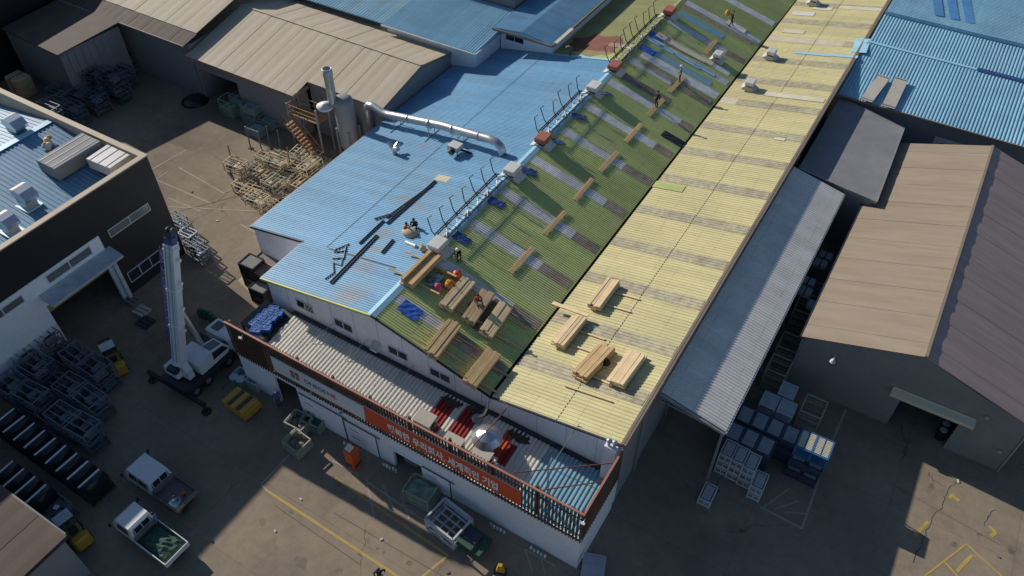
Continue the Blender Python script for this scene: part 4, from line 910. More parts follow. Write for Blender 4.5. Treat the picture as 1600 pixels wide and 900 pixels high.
# ================================================================ TIMBER PACKS AND PLANKS
AG, AYL, AB = math.atan(SG_), -math.atan(SY_), -math.atan(SB)
plank_mesh = {}
def plank_obj(par, w_, l_, h_, loc, mt, name='plank', rz=0):
    key = (round(w_,2), round(l_,1), round(h_,2), mt)
    if key not in plank_mesh:
        m = MB(); m.bevbox(-w_/2,w_/2,-l_/2,l_/2,0,h_,.012); o = m.build(name, mt, par, local=True); plank_mesh[key] = o.data
    else:
        o = bpy.data.objects.new(name, plank_mesh[key]); COL.objects.link(o); o.parent = par
    o.location = loc; o.rotation_euler = (0,0,rz); return o
def pack(label, pa, pb, tilt, w_=1.05, mt='pine', layers=3, hollow=False, bear=((-1.6,.8),(1.5,-.9)), h=.52, gapcol=None):
    a, b = onroof(*pa, h), onroof(*pb, h); c = (a+b)/2; d = b-a; L = max(3.0, min(3.5, d.length+.35)); rz = math.atan2(-d.x, d.y)
    o = thing('timber_pack', label, 'timber', (c.x,c.y,zroof(c.x)+.07), rz, 'timber packs laid out on the factory roof'); o.rotation_euler = (0,tilt,rz)
    rr = random.Random(label); hh = (h-.06)/layers
    for ly in range(layers):
        n = 4 if ly == layers-1 else 3
        for k in range(n):
            if hollow and ly == layers-1 and k in (1,2): continue
            wd = w_/n
            plank_obj(o, wd-.014, round(L-rr.choice((0,0,.1,.2)),1), hh-.012, (-w_/2+wd*(k+.5)+rr.uniform(-.012,.012), rr.uniform(-.1,.1), .06+ly*hh+(rr.uniform(-.02,.03) if ly==layers-1 else 0)), mt, rz=rr.uniform(-.008,.008))
    for e0, (x, y) in enumerate(bear):
        ln = 3.0; m = MB(); m.bx(x-ln/2+.6*(1 if x<0 else -1),x+ln/2+.6*(1 if x<0 else -1),y-.06,y+.06,-.01,.05); m.build('bearer', 'pine' if tilt < 0 else 'plank_orange', o, local=True)
    return o
pack('hollow topped timber pack lying across the ridge', (636,439),(680,396), .02, 1.05, 'plank_orange', hollow=True, bear=((-1.2,1.0),(-1.2,-1.0),(1.4,.9),(1.4,-1.1)))
pack('timber pack beside the red and orange bags', (697,476),(728,439), AG*.8, 1.0)
pack('timber pack with a seated person on it', (732,497),(760,456), AG*.8, .95, 'pine_aged')
pack('timber pack next to the dark brown strips', (759,518),(788,476), AG*.8, 1.0, 'pine', bear=((1.3,.8),(1.3,-.9)))
pack('timber pack nearest the blue mat on the green slope', (673,549),(707,505), AG*.8, 1.0, 'plank_orange', bear=((-1.0,.7),(-1.0,-.8),(1.4,.9),(1.4,-.6)))
pack('timber pack at the front corner above the valley', (734,594),(769,550), AG*.8, 1.05, 'plank_orange', bear=((-1.2,.6),(-1.2,-.9),(1.4,.7),(1.4,-.8)))
pack('farthest timber pack on the yellow slope', (931,476),(959,439), AYL, 1.0, 'pine', bear=((1.5,.7),(1.5,-.7)))
pack('timber pack nearest the valley on the yellow slope', (874,536),(906,497), AYL, 1.05, 'pine', bear=((1.5,.6),(1.6,-.8)))
pack('split timber pack in the middle of the yellow slope', (909,585),(949,542), AYL, 1.15, 'plank_orange', bear=((1.0,.9),(1.0,-.9)))
pack('timber pack nearest the high eave', (964,597),(997,552), AYL, 1.2, 'pine', bear=())
a, b = onroof(757,517,.1), onroof(783,478,.1); 
o = thing('brown_strips', 'dark brown timber strips between two packs', 'timber', ((a.x+b.x)/2-.55,(a.y+b.y)/2,zroof(a.x)+.16)); o.rotation_euler = (0,AG,0)
for k in range(4): plank_obj(o, .08, 3.0, .12, (-.2+.12*k,random.uniform(-.1,.1),0), 'wood_brown')
PLK = [((798,425),(832,388)),((850,366),(884,330)),((897,314),(926,279)),((936,269),(966,237)),((977,222),(1002,194)),((1012,181),(1037,155)),((1045,144),(1069,120)),((1103,82),(1118,64))]
for k, (pa, pb) in enumerate(PLK):
    a, b = onroof(*pa,.1), onroof(*pb,.1); c = (a+b)/2; d = b-a
    o = thing('walking_plank', ORD[k]+' loose plank from the front on the green slope', 'plank', (c.x,c.y,zroof(c.x)+.045), 0, 'single planks set in a line up the green slope'); o.rotation_euler = (0,AG,math.atan2(-d.x,d.y))
    for j in range(2): plank_obj(o, .19, 3.2, .06, (-.1+.2*j,random.uniform(-.03,.03),.05), 'plank_orange', name='board')
    m = MB(); m.bx(-.22,.22,-1.2,-1.1,-.01,.05); m.bx(-.22,.22,1.1,1.2,-.01,.05); m.build('batten', 'wood_brown', o, local=True)
def loose(label, pa, pb, w_=.22, h_=.1, mt='pine', lift=.1, tilt=AYL, name='loose_board'):
    a, b = onroof(*pa,lift), onroof(*pb,lift); m = MB(); d = (b-a).normalized(); s = d.cross(Vector((0,0,1))).normalized()*w_/2; u_ = Vector((0,0,h_))
    m.add([a-s,b-s,b+s,a+s,a-s+u_,b-s+u_,b+s+u_,a+s+u_],[(0,3,2,1),(4,5,6,7),(0,1,5,4),(1,2,6,5),(2,3,7,6),(3,0,4,7)])
    return tag(m.build(name, mt), label, 'board', 'loose boards left on the roof')
loose('pale board lying across the valley and onto the yellow slope', (863,474),(919,494), .3, .1, 'pine', .55)
loose('thin lath alone on the yellow slope near the front edge', (881,602),(956,627), .1, .05)
loose('short lath on the green slope below the blue mat pack', (640+24,517),(690,545), .12, .05, 'plank_orange', .06)
for k, (pa, pb, r, lb) in enumerate((((517,443),(590,368),.11,'long dark steel channel lying on the front blue roof'),((562,381),(600,345),.07,'dark steel angle lying end on with the long channel'),((605,350),(681,283),.09,'far dark steel angle running up to the middle of the blue roof'),((604,341),(676,289),.06,'thin steel angle lying against the far angle'),((597,396),(615,375),.09,'short dark channel by the rust stains'),((585,343),(612,335),.05,'dark steel offcut beside the far angle'))):
    a, b = onroof(*pa,.06), onroof(*pb,.06); m = MB(); s = (b-a).cross(Vector((0,0,1))).normalized()*r
    u_ = Vector((0,0,.05)); m.add([a-s,b-s,b+s,a+s,a-s+u_,b-s+u_,b+s+u_,a+s+u_],[(0,3,2,1),(4,5,6,7),(0,1,5,4),(1,2,6,5),(2,3,7,6),(3,0,4,7)])
    for sg in (-1,1): m.bar(a+s*sg+u_*1.4, b+s*sg+u_*1.4, .04)
    tag(m.build('steel_channel', 'dark_steel'), lb, 'steel', 'dark steel sections left on the blue roof')
for lb, pts in (('upper crooked steel rod on the front blue roof',((546,381),(524,390),(522,394),(541,392),(541,384),(537,404))),('lower crooked steel rod on the front blue roof',((520,404),(536,403),(533,415),(521,411),(522,426),(508,436)))):
    m = MB(); m.path([onroof(*q,.08) for q in pts], .05, 6); tag(m.build('bent_rod', 'dark_steel'), lb, 'rod', 'dark steel sections left on the blue roof')
# bags and tools between the packs
def bag(label, px, py, mt, s=.3, name='tool_bag'):
    p = onroof(px, py); o = thing(name, label, 'bag', (p.x,p.y,p.z+.04), random.uniform(0,6), 'work bags and tools between the timber packs')
    m = MB(); rr = random.Random(label); m.lathe([(s*.7,0),(s,.12*s/.3),(s*.95,.3*s/.3),(s*.5,.42*s/.3),(s*.15,.46*s/.3)],9); m.v = [(x*(1+rr.uniform(-.15,.15)),y*(1+rr.uniform(-.15,.15)),z) for x,y,z in m.v]; m.build('sack', mt, o, local=True, smooth=True)
    m = MB(); m.path([(-s*.5,0,.38*s/.3),(0,.05,.62*s/.3),(s*.5,0,.38*s/.3)], .02, 6); m.build('handle', 'dark_steel', o, local=True)
    return o
bag('pink red bag between the hollow pack and the next pack', 684,453, 'cloth_pink', .36); bag('orange bag between the packs', 703,449, 'cloth_orange', .40); bag('bright red orange bag nearest the ridge between the packs', 714,433, 'orange', .36)
bag('dark tool bag beside the yellow box', 673,441, 'cloth_grey', .3); bag('small dark bag on the seated timber pack side', 737,480, 'cloth_grey', .25); bag('brown bag lying on the blue roof by the white tube', 661,391, 'card', .27); bag('dark bag between two packs on the yellow slope', 946,569, 'cloth_black', .3)
p = onroof(686,434); o = thing('tool_box', 'open yellow tool box between the packs', 'tool box', (p.x,p.y,p.z+.04), .4)
m = MB()
for x0,x1,y0,y1 in ((-.3,.3,-.35,-.3),(-.3,.3,.3,.35),(-.3,-.25,-.3,.3),(.25,.3,-.3,.3)): m.bx(x0,x1,y0,y1,0,.3)
m.bx(-.29,.29,-.34,.34,-.02,.03); m.build('box', 'lift_yellow', o, local=True); m = MB(); m.box((.05,0,.15),(.12,.4,.1),rz=.4); m.build('tool', 'rack_pale', o, local=True); m = MB(); m.box((-.1,.05,.12),(.1,.3,.08),rz=-.3); m.build('tool', 'cloth_green', o, local=True)
o = None
a, b = onroof(634,378,.1), onroof(648,384,.1); m = MB(); m.tube(a, b, .12, 10); m.tube(b, b+(b-a)*.12, .15, 10); tag(m.build('white_tube', 'helmet'), 'short white tube on the blue roof beside the sack', 'tube')
def tarp(label, px, py, sx, sy, mt, tilt, rz=0, lift=.07, name='tarpaulin'):
    p = onroof(px, py); n = 6; m = MB(); rr = random.Random(label); P = []
    for i in range(n+1):
        for j in range(n+1):
            P.append((sx*(i/n-.5), sy*(j/n-.5), rr.uniform(0,.05)))
    Q = [(x,y,z-.015) for x,y,z in P]; fs = [(i*(n+1)+j,(i+1)*(n+1)+j,(i+1)*(n+1)+j+1,i*(n+1)+j+1) for i in range(n) for j in range(n)]
    m.add(P, fs); m.add(Q, [f[::-1] for f in fs])
    o = m.build(name, mt); o.location = (p.x,p.y,zroof(p.x)+lift); o.rotation_euler = (0,tilt,rz); return tag(o, label, 'tarpaulin', 'blue tarpaulins on the roof')
tarp('bright blue mat on the front of the green slope', 641,486, 1.5, 1.1, 'tarp_blue', AG)
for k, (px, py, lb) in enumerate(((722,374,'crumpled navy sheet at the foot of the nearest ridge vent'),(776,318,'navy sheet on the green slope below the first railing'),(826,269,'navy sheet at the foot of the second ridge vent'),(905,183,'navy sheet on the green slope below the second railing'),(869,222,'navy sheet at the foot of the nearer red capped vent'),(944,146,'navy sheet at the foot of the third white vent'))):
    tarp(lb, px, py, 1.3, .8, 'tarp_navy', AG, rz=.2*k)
for px, py, lb in ((1025,58,'bright blue sheet among the pale sheets of the far slope'),(1012,80,'bright blue sheet nearest the far red vents')): tarp(lb, px, py, 1.6, .9, 'tarp_blue', AG)
tarp('black sheet lying beside the valley on the green slope', 1053,219, 2.3, .9, 'cover_black', AG, name='black_sheet')

# ================================================================ RIDGE VENTS AND RAILINGS
def vent(label, y, capm, x=-26.2, z=7.84, tilt=0, s=1.0, grp='ventilator boxes along the ridge'):
    o = thing('ridge_vent', label, 'vent', (x,y,z), 0, grp)
    m = MB(); m.prism([(-.75*s,-.62*s,-.12),(.85*s,-.62*s,-.26),(.42*s,-.62*s,.32*s),(-.42*s,-.62*s,.32*s)],(0,1.24*s,0)); m.build('base', 'galv_dull', o, local=True)
    m = MB(); m.bx(-.36*s,.36*s,-.5*s,.5*s,.32*s,.55*s); m.build('throat', 'dark_steel', o, local=True)
    m = MB(); m.bevbox(-.52*s,.52*s,-.66*s,.66*s,.52*s,.92*s,.07); m.build('cap', capm, o, local=True)
    for sg in (-1,1):
        m = MB(); m.prism([(sg*.5*s,-.6*s,.18*s),(sg*.95*s,-.6*s,-.02*s),(sg*.95*s,-.6*s,-.06*s),(sg*.5*s,-.6*s,.13*s)],(0,1.2*s,0)); m.build('side_flap', 'vent_white', o, local=True)
    return o
for y, cm, lb in ((32.9,'vent_white','white ridge vent nearest the timber packs'),(43.1,'vent_white','white ridge vent at the end of the silver duct'),(48.0,'vent_red','rusty red capped vent between two white ridge vents'),(57.2,'vent_white','white ridge vent above the second railing'),(61.4,'vent_red','rusty red capped vent at the end of the blue roof'),(74.0,'vent_red','rusty red capped vent farthest along the ridge')): vent(lb, y, cm)
for px, py, lb in ((1170,140,'small grey vent on the yellow slope nearest the camera'),(1203,92,'brown grey vent on the yellow slope, middle one'),(1270,8,'vent on the yellow slope at the top edge'),(1120,96,'white vent box low on the far green slope')):
    p = onroof(px, py); vent(lb, p.y, 'vent_white', p.x, p.z+.25, s=.8, grp='small vents on the lower slopes')
def railing(label, ya, yb):
    o = thing('ridge_railing', label, 'railing', (RX,ya,RZ), 0, 'black steel railings along the ridge')
    L = yb-ya
    for x, z in ((-.75,.38),(-.55,.42),(.25,.40)):
        m = MB(); m.tube((x,0,z),(x,L,z),.05,6); m.build('rail', 'black_steel', o, local=True)
    m = MB()
    for k in range(int(L/.32)): m.bar((-.75,.16+.32*k,.39),(-.55,.16+.32*k,.41),.045)
    m.tube((-.75,0,.405),(-.75,L,.405),.02,5); m.build('cable_ladder', 'black_steel', o, local=True)
    n = max(3, round(L/1.35)); rr = random.Random(label)
    for k in range(n+1):
        y = L*k/n
        m = MB(); m.tube((-.75,y,-.12),(-.75,y,.38),.022); m.tube((.25,y,-.02),(.25,y,.40),.022); m.tube((-.75,y,.38),(.25,y,.40),.022); m.build('post', 'black_steel', o, local=True)
        t = rr.uniform(-.2,.2)
        m = MB(); m.path([(-.75,y+.1,-.05),(-1.0+t*.3,y-.05,.55),(-1.35+t,y+.1,1.45),(-1.15+t,y+.35,1.62)], .042, 5); m.build('hooked_rod', 'black_steel', o, local=True)
        if k < n:
            m = MB(); y2 = L*(k+1)/n; m.tube((.25,y,0),(-.75,y2,.38),.03); m.build('brace', 'galv_dull', o, local=True)
            if k%2 == 0:
                m = MB(); m.bx(-.45,.12,y+.3,y+.9,.06,.1); m.build('walk_board', 'vent_white', o, local=True)
railing('black railing between the nearest white vent and the duct end', 33.9, 42.2); railing('black railing between the red vent and the third white vent', 49.0, 56.3); railing('long black railing between the two far red vents', 62.4, 73.0)
m = MB()
for k in range(6): m.path([onroof(1000+12*k,110-9*k,.4+.5*(k%2)), onroof(1030+12*k,100-8*k,.3)], .03, 5)
# loose sheets on the far green slope
for k, (px, py, sx, sy, mt) in enumerate(((1040,62,2.0,.9,'ivory_sheet'),(1056,72,1.6,.9,'ivory_sheet'),(1072,80,1.4,1.0,'ivory_sheet'),(1090,90,1.8,.9,'ivory_sheet'),(1104,96,1.4,.9,'ivory_sheet'),(1030,72,3.2,.5,'pale_blue_sheet'),(1075,98,2.6,.5,'pale_blue_sheet'),(1100,110,2.4,.5,'pale_blue_sheet'),(1150,43,2.2,1.0,'skylight_pale'))):
    p = onroof(px, py); m = MB(); m.box((0,0,0),(sx,sy,.03)); m.box((0,sy/2-.05,.03),(sx,.05,.04)); m.box((0,-sy/2+.05,.03),(sx,.05,.04)); o = m.build('loose_sheet', mt); o.location = (p.x,p.y,p.z+.10); o.rotation_euler = (0,AG,random.uniform(-.04,.04))
    tag(o, ORD[k]+' loose %s sheet in the row on the far green slope' % ('pale blue' if 'blue' in mt else 'ivory' if 'ivory' in mt else 'grey'), 'sheet', 'loose roofing sheets on the far green slope')

# ================================================================ DUCT, COWLS ON THE BLUE ROOF
DU = thing('silver_duct', 'long round silver duct crossing the blue roof', 'duct', (-36, 46, 5.5))
e = onroof(782,240)
def arc(p, q, r, n=5):
    return [Vector(p).lerp(Vector(q), k/n) for k in range(n+1)]
path = [Vector((-44.3,47.0,2.5)), Vector((-44.3,47.0,5.6)), Vector((-44.2,47.0,6.0)), Vector((-43.9,46.95,6.28)), Vector((-43.4,46.9,6.38)), Vector((-42.4,46.85,6.05)), Vector((-41.6,46.8,6.12)), Vector((-41.0,46.78,6.25)), Vector((-35.3,46.4,7.43)), Vector((-29.9,45.6,8.5)), Vector((-29.2,45.5,8.52)), Vector((-28.75,45.45,8.25)), Vector((-28.6,45.42,7.9)), Vector((-28.6,45.4,7.5))]
m = MB(); m.path(path, .36, 16); m.build('pipe', 'galv', DU, smooth=True)
for t in (.18,.40,.64,.90):
    q = Vector((-41.2,46.79,6.22)).lerp(Vector((-29.9,45.6,8.5)), t); d = Vector((11.3,-1.19,2.28)).normalized()
    m = MB(); m.tube(q-d*.05, q+d*.05, .40, 16); m.build('joint_ring', 'bright_metal', DU, smooth=False)
for t in (.05,.42,.72):
    q = Vector((-41.2,46.79,6.22)).lerp(Vector((-29.9,45.6,8.5)), t)
    m = MB()
    for dy in (-.45,.45): m.tube((q.x,q.y+dy,zroof(q.x)),(q.x,q.y+dy,q.z+.1),.035)
    m.tube((q.x,q.y-1.1,zroof(q.x)+.06),(q.x,q.y+1.1,zroof(q.x)+.06),.04); m.tube((q.x,q.y-.45,q.z-.4),(q.x,q.y+.45,q.z-.4),.03); m.build('support', 'galv_dull', DU)
def ycowl(label, px, py):
    p = onroof(px, py); o = thing('roof_cowl', label, 'cowl', (p.x,p.y,p.z))
    m = MB(); m.tube((0,0,0),(0,0,.6),.2,10); m.build('stub', 'galv_dull', o, local=True)
    for dx, dy in ((-.75,.2),(.55,-.15),(.1,.55)):
        m = MB(); m.tube((0,0,.5),(dx,dy,.85),.24,10,.2); m.build('branch', 'galv', o, local=True)
ycowl('three way metal cowl on the middle of the blue roof', 617,241)
p = onroof(712,240); o = thing('roof_fan', 'square roof fan with dark mouth under the silver duct', 'fan', (p.x,p.y,p.z))
m = MB(); m.bx(-.5,.5,-.45,.45,.45,.95); m.build('casing', 'vent_white', o, local=True); m = MB(); m.tube((0,-.45,.65),(0,-.75,.5),.3,12); m.build('mouth', 'black_steel', o, local=True)
for x in (-.4,.4):
    m = MB(); m.bar((x,-.35,0),(x,-.35,.5),.06); m.build('leg', 'dark_steel', o, local=True)
m = MB(); m.bar((.5,.1,.5),(1.4,.4,.3),.14); m.build('arm', 'black_steel', o, local=True)

# ================================================================ TANK, CHIMNEY, STAIR TOWER
TK = thing('dust_tank', 'tall grey cylindrical tank with chimney beside the beige warehouse', 'tank', (-46.6,46.3,0))
m = MB(); m.lathe([(.3,0),(.95,1.6),(.95,6.2),(.82,6.6),(.5,6.8)],20,(-46.4,46.2,0)); m.build('vessel', 'grey_wall', TK, smooth=True)
m = MB(); m.lathe([(.42,6.3),(.42,9.0),(.46,9.05),(.46,9.75),(.38,9.76),(.38,9.3)],16,(-47.1,45.6,0),close=False); m.build('chimney', 'galv_dull', TK, smooth=True)
m = MB(); m.lathe([(.2,0),(.75,.05),(.8,.28),(.35,.42),(.3,.55)],16,(-47.7,45.1,5.7)); m.build('fan_housing', 'vent_white', TK, smooth=True)
for dx, dy in ((-.75,-.75),(.75,-.75),(.75,.75),(-.75,.75)):
    m = MB(); m.bar((-46.4+dx,46.2+dy,0),(-46.4+dx,46.2+dy,3.5),.14); m.build('leg', 'galv_dull', TK)
ST = thing('stair_tower', 'rusty steel stair tower next to the grey tank', 'stair tower', (-50,44.6,0))
sx0, sx1, sy0, sy1 = -52.3,-48.6,44.6,46.2
for x, y, h in ((sx0,sy0,5.0),(sx1,sy0,5.4),(sx0,sy1,5.0),(sx1,sy1,5.4)):
    m = MB(); m.bar((x,y,0),(x,y,h),.14); m.build('post', 'galv_dull', ST)
for z in (3.9,4.4,4.9):
    m = MB()
    for a, b in (((sx0,sy0),(sx1,sy0)),((sx0,sy1),(sx1,sy1)),((sx0,sy0),(sx0,sy1))): m.bar((*a,z),(*b,z),.06)
    m.build('guard_rail', 'rust_rail', ST)
for k in range(12):
    m = MB(); m.bx(sx0+.1+.3*k,sx0+.37+.3*k,sy0+.1,sy1-.1,3.78,3.83); m.build('deck_board', 'rust_rail', ST)
for k in range(13):
    m = MB(); m.bx(-51.6+.27*k,-51.3+.27*k,43.3,44.3,3.5-.27*k,3.55-.27*k); m.build('tread', 'rust_rail', ST)
for y in (43.3,44.3):
    m = MB(); m.bar((-51.7,y,3.7),(-48.1,y,.1),.1); m.bar((-51.7,y,4.6),(-48.1,y,1.0),.06); m.build('stringer', 'rust_rail', ST)
# ================================================================ ANNEX ROOF ITEMS
def fanbox(label, px, py):
    p = at(px, py, 4.2); o = thing('fan_box', label, 'fan box', (p.x,p.y,zA(p.y)+.05), 0, 'pale fan boxes behind the screen')
    m = MB(); m.bx(-.62,.62,-.45,.45,.12,.95); m.build('casing', 'concrete', o, local=True)
    m = MB(); m.prism([(-.66,-.5,.96),(.66,-.5,.96),(.66,.5,1.06),(-.66,.5,1.06)],(0,0,.05)); m.build('lid', 'concrete', o, local=True)
    m = MB(); m.tube((.63,0,.5),(.72,0,.5),.32,12); m.build('grille', 'dark_steel', o, local=True)
    for x in (-.5,.5):
        m = MB(); m.bx(x-.06,x+.06,-.45,.45,0,.12); m.build('foot', 'dark_steel', o, local=True)
fanbox('pale fan box left of the first red roof patch', 664,655); fanbox('pale fan box with rust mark between the red patches', 707,691); fanbox('low pale fan box beneath the big cone cap', 752,712)
p = at(761,679,4.7); o = thing('cone_cap', 'big shiny conical vent cap above the annex roof', 'vent cap', (p.x,p.y,zA(p.y)+.05))
m = MB(); m.tube((0,0,0),(0,0,1.0),.42,14); m.build('stack', 'galv_dull', o, local=True)
m = MB(); m.lathe([(1.0,0.95),(1.0,1.02),(.65,1.36),(.02,1.66)],28,(0,0,0)); m.build('cap', 'bright_metal', o, local=True)
for k in range(4):
    t = k*math.pi/2+.5; m = MB(); m.bar((.42*math.cos(t),.42*math.sin(t),.6),(.7*math.cos(t),.7*math.sin(t),.98),.04); m.build('strut', 'dark_steel', o, local=True)
p = aty(905,664,Y0-.03)

# ================================================================ VEHICLES
def wheel(par, x, y, r=.32, w_=.2, side=1):
    m = MB(); m.tube((x,y-w_/2,r),(x,y+w_/2,r),r,18); o = m.build('wheel', 'rubber', par, local=True)
    m = MB(); m.tube((x,y-w_/2-.006,r),(x,y+w_/2+.006,r),r*.55,12); m.build('rim', 'galv_dull', o, local=True)
def pickup(label, loc, rz, cab=2.5, L=4.95, W=1.74, load=False):
    # nose towards -x, tail towards +x; origin at the middle on the ground
    o = thing('pickup_truck', label, 'truck', loc, rz, 'white cab-over pickups parked in the shade')
    x0, x1, h = -L/2, L/2, W/2
    m = MB(); m.bx(x0+.35,x1-.05,-.42,.42,.38,.62); m.build('chassis', 'black_steel', o, local=True)
    for x in (x0+.72,x1-1.05):
        for y in (-h+.14,h-.14): wheel(o, x, y)
    c1 = x0+cab
    prof = [(x0+.02,.42),(x0,1.0),(x0+.10,1.12),(x0+.46,1.82),(x0+.62,1.93),(c1-.22,1.97),(c1-.05,1.90),(c1,1.15),(c1,.62),(x0+1.15,.60),(x0+1.1,.42)]
    # cab with tumblehome: upper points pulled inwards
    def yy(z): return h if z < 1.12 else h - .13*(z-1.12)/.85
    n = len(prof); m = MB(); vs = [(x,-yy(z),z) for x,z in prof] + [(x,yy(z),z) for x,z in prof]
    m.add(vs, [tuple(range(n)), tuple(range(2*n-1,n-1,-1))] + [((i+1)%n,i,n+i,n+(i+1)%n) for i in range(n)]); cb = m.build('cab', 'truck_white', o, local=True)
    def glassq(nm, P, off):
        m = MB(); P = [Vector(q) for q in P]; nrm = (P[1]-P[0]).cross(P[3]-P[0]).normalized()
        if nrm.dot(Vector(off)) < 0: nrm = -nrm
        m.prism([q - nrm*.01 for q in P], nrm*.022); m.build(nm, 'pane', cb, local=True)
    glassq('windscreen', [(x0+.12,-h+.12,1.16),(x0+.12,h-.12,1.16),(x0+.445,h-.22,1.78),(x0+.445,-h+.22,1.78)], (-1,0,.5))
    glassq('rear_window', [(c1-.012,-h+.2,1.3),(c1-.012,h-.2,1.3),(c1-.042,h-.27,1.78),(c1-.042,-h+.27,1.78)], (1,0,.1))
    for x in (-.28,.0,.28):
        m = MB(); m.bar((c1+.02,x*2,1.28),(c1-.01,x*2,1.82),.04); m.build('window_guard', 'truck_white', cb, local=True)
    nd = 2 if cab > 2.2 else 1; xs = [x0+.55 + (cab-.85)*k/nd for k in range(nd+1)]
    for s in (-1,1):
        for k in range(nd):
            a, b = xs[k]+.05, xs[k+1]-.05; a2 = a + (.18 if k == 0 else 0); f = lambda z: s*(yy(z)+.0)
            glassq('side_window', [(a,f(1.2),1.2),(b,f(1.2),1.2),(b,f(1.74),1.74),(a2,f(1.74),1.74)], (0,s,0))
            m = MB(); m.bx(a-.03,b+.03,s*(h+.002),s*(h+.010),.64,1.14) if s > 0 else m.bx(a-.03,b+.03,-(h+.010),-(h+.002),.64,1.14); d = m.build('door', 'truck_white', o, local=True)
            m = MB(); m.bx(b-.16,b-.04,s*h+(.011 if s>0 else -.03),s*h+(.03 if s>0 else -.011),1.02,1.06); m.build('handle', 'black_steel', d, local=True)
        m = MB(); m.bar((x0+.3,s*(h-.02),1.3),(x0+.22,s*(h+.2),1.35),.03); m.bx(x0+.18,x0+.24,s*(h+.2)-.06,s*(h+.2)+.06,1.2,1.5); m.build('mirror', 'black_steel', o, local=True)
        m = MB(); m.bx(x0-.03,x0+.05,s*.62-.16,s*.62+.16,.62,.80); m.build('headlight', 'helmet', o, local=True)
    m = MB(); m.bevbox(x0-.06,x0+.1,-h+.02,h-.02,.36,.56,.03); m.build('bumper', 'crate_grey', o, local=True)
    b0 = c1+.06; z0 = .72
    m = MB(); m.bx(b0,x1,-h+.03,h-.03,z0-.1,z0); m.build('bed_floor', 'bed_grey', o, local=True)
    for s in (-1,1):
        m = MB(); m.bx(b0,x1-.05,s*h-.025,s*h+.025,z0-.08,z0+.33); m.build('bed_side', 'truck_white' if load else 'bed_grey', o, local=True)
    m = MB(); m.bx(x1-.045,x1+.01,-h-.02,h+.02,z0-.08,z0+.33); m.build('tailgate', 'truck_white' if load else 'bed_grey', o, local=True)
    m = MB(); m.bx(b0,b0+.05,-h+.05,h-.05,z0,z0+.55); m.build('headboard', 'bed_grey', o, local=True)
    for s in (-1,1):
        m = MB(); m.bx(x1-.02,x1+.03,s*(h-.2)-.12,s*(h-.2)+.12,.52,.62); m.build('tail_light', 'letter_red', o, local=True)
    return o, b0, x1, z0
pickup('white double cab pickup with an empty grey bed', (-33.65,11.15,0), R(-1), cab=2.75)
t2, b0, b1, z0 = pickup('white pickup with green netting heaped in its bed', (-31.4,8.35,0), R(-1.5), cab=2.05, load=True)
m = MB(); n = 10; P = []
rr = random.Random(5)
for i in range(n+1):
    for j in range(n+1):
        u_, v_ = i/n, j/n; e_ = math.sin(math.pi*u_)*math.sin(math.pi*v_)
        P.append((b0+.12+(b1-b0-.25)*u_, -.76+1.52*v_, z0+.05+.42*e_**.5+rr.uniform(-.06,.06)))
m.add(P, [(i*(n+1)+j,(i+1)*(n+1)+j,(i+1)*(n+1)+j+1,i*(n+1)+j+1) for i in range(n) for j in range(n)])
nb = m.build('green_netting', 'green_net', smooth=False); nb.location = (-31.4,8.35,0); nb.rotation_euler = (0,0,R(-1.5)); tag(nb, 'heap of dark green netting in the lower truck bed', 'netting')
p = at(272,785,1.1); o = thing('paper_sheet', 'white sheet of drawings on the upper truck tail', 'paper', (p.x,p.y,1.06)); m = MB(); m.box((0,0,0),(.62,.45,.01),rz=.1); m.build('sheet', 'letter_white', o, local=True)
m = MB(); m.bx(-.1,.5,-.3,.3,-.33,-.008); m.build('carton', 'card', o, local=True)
p = at(286,771,.9); o = thing('orange_can', 'orange can on the upper truck bed', 'can', (p.x,p.y,.74)); m = MB(); m.lathe([(.13,0),(.14,.02),(.14,.3),(.05,.36)],12); m.build('can', 'orange', o, local=True); m = MB(); m.path([(-.1,0,.32),(0,0,.46),(.1,0,.32)],.012,5); m.build('handle', 'dark_steel', o, local=True)

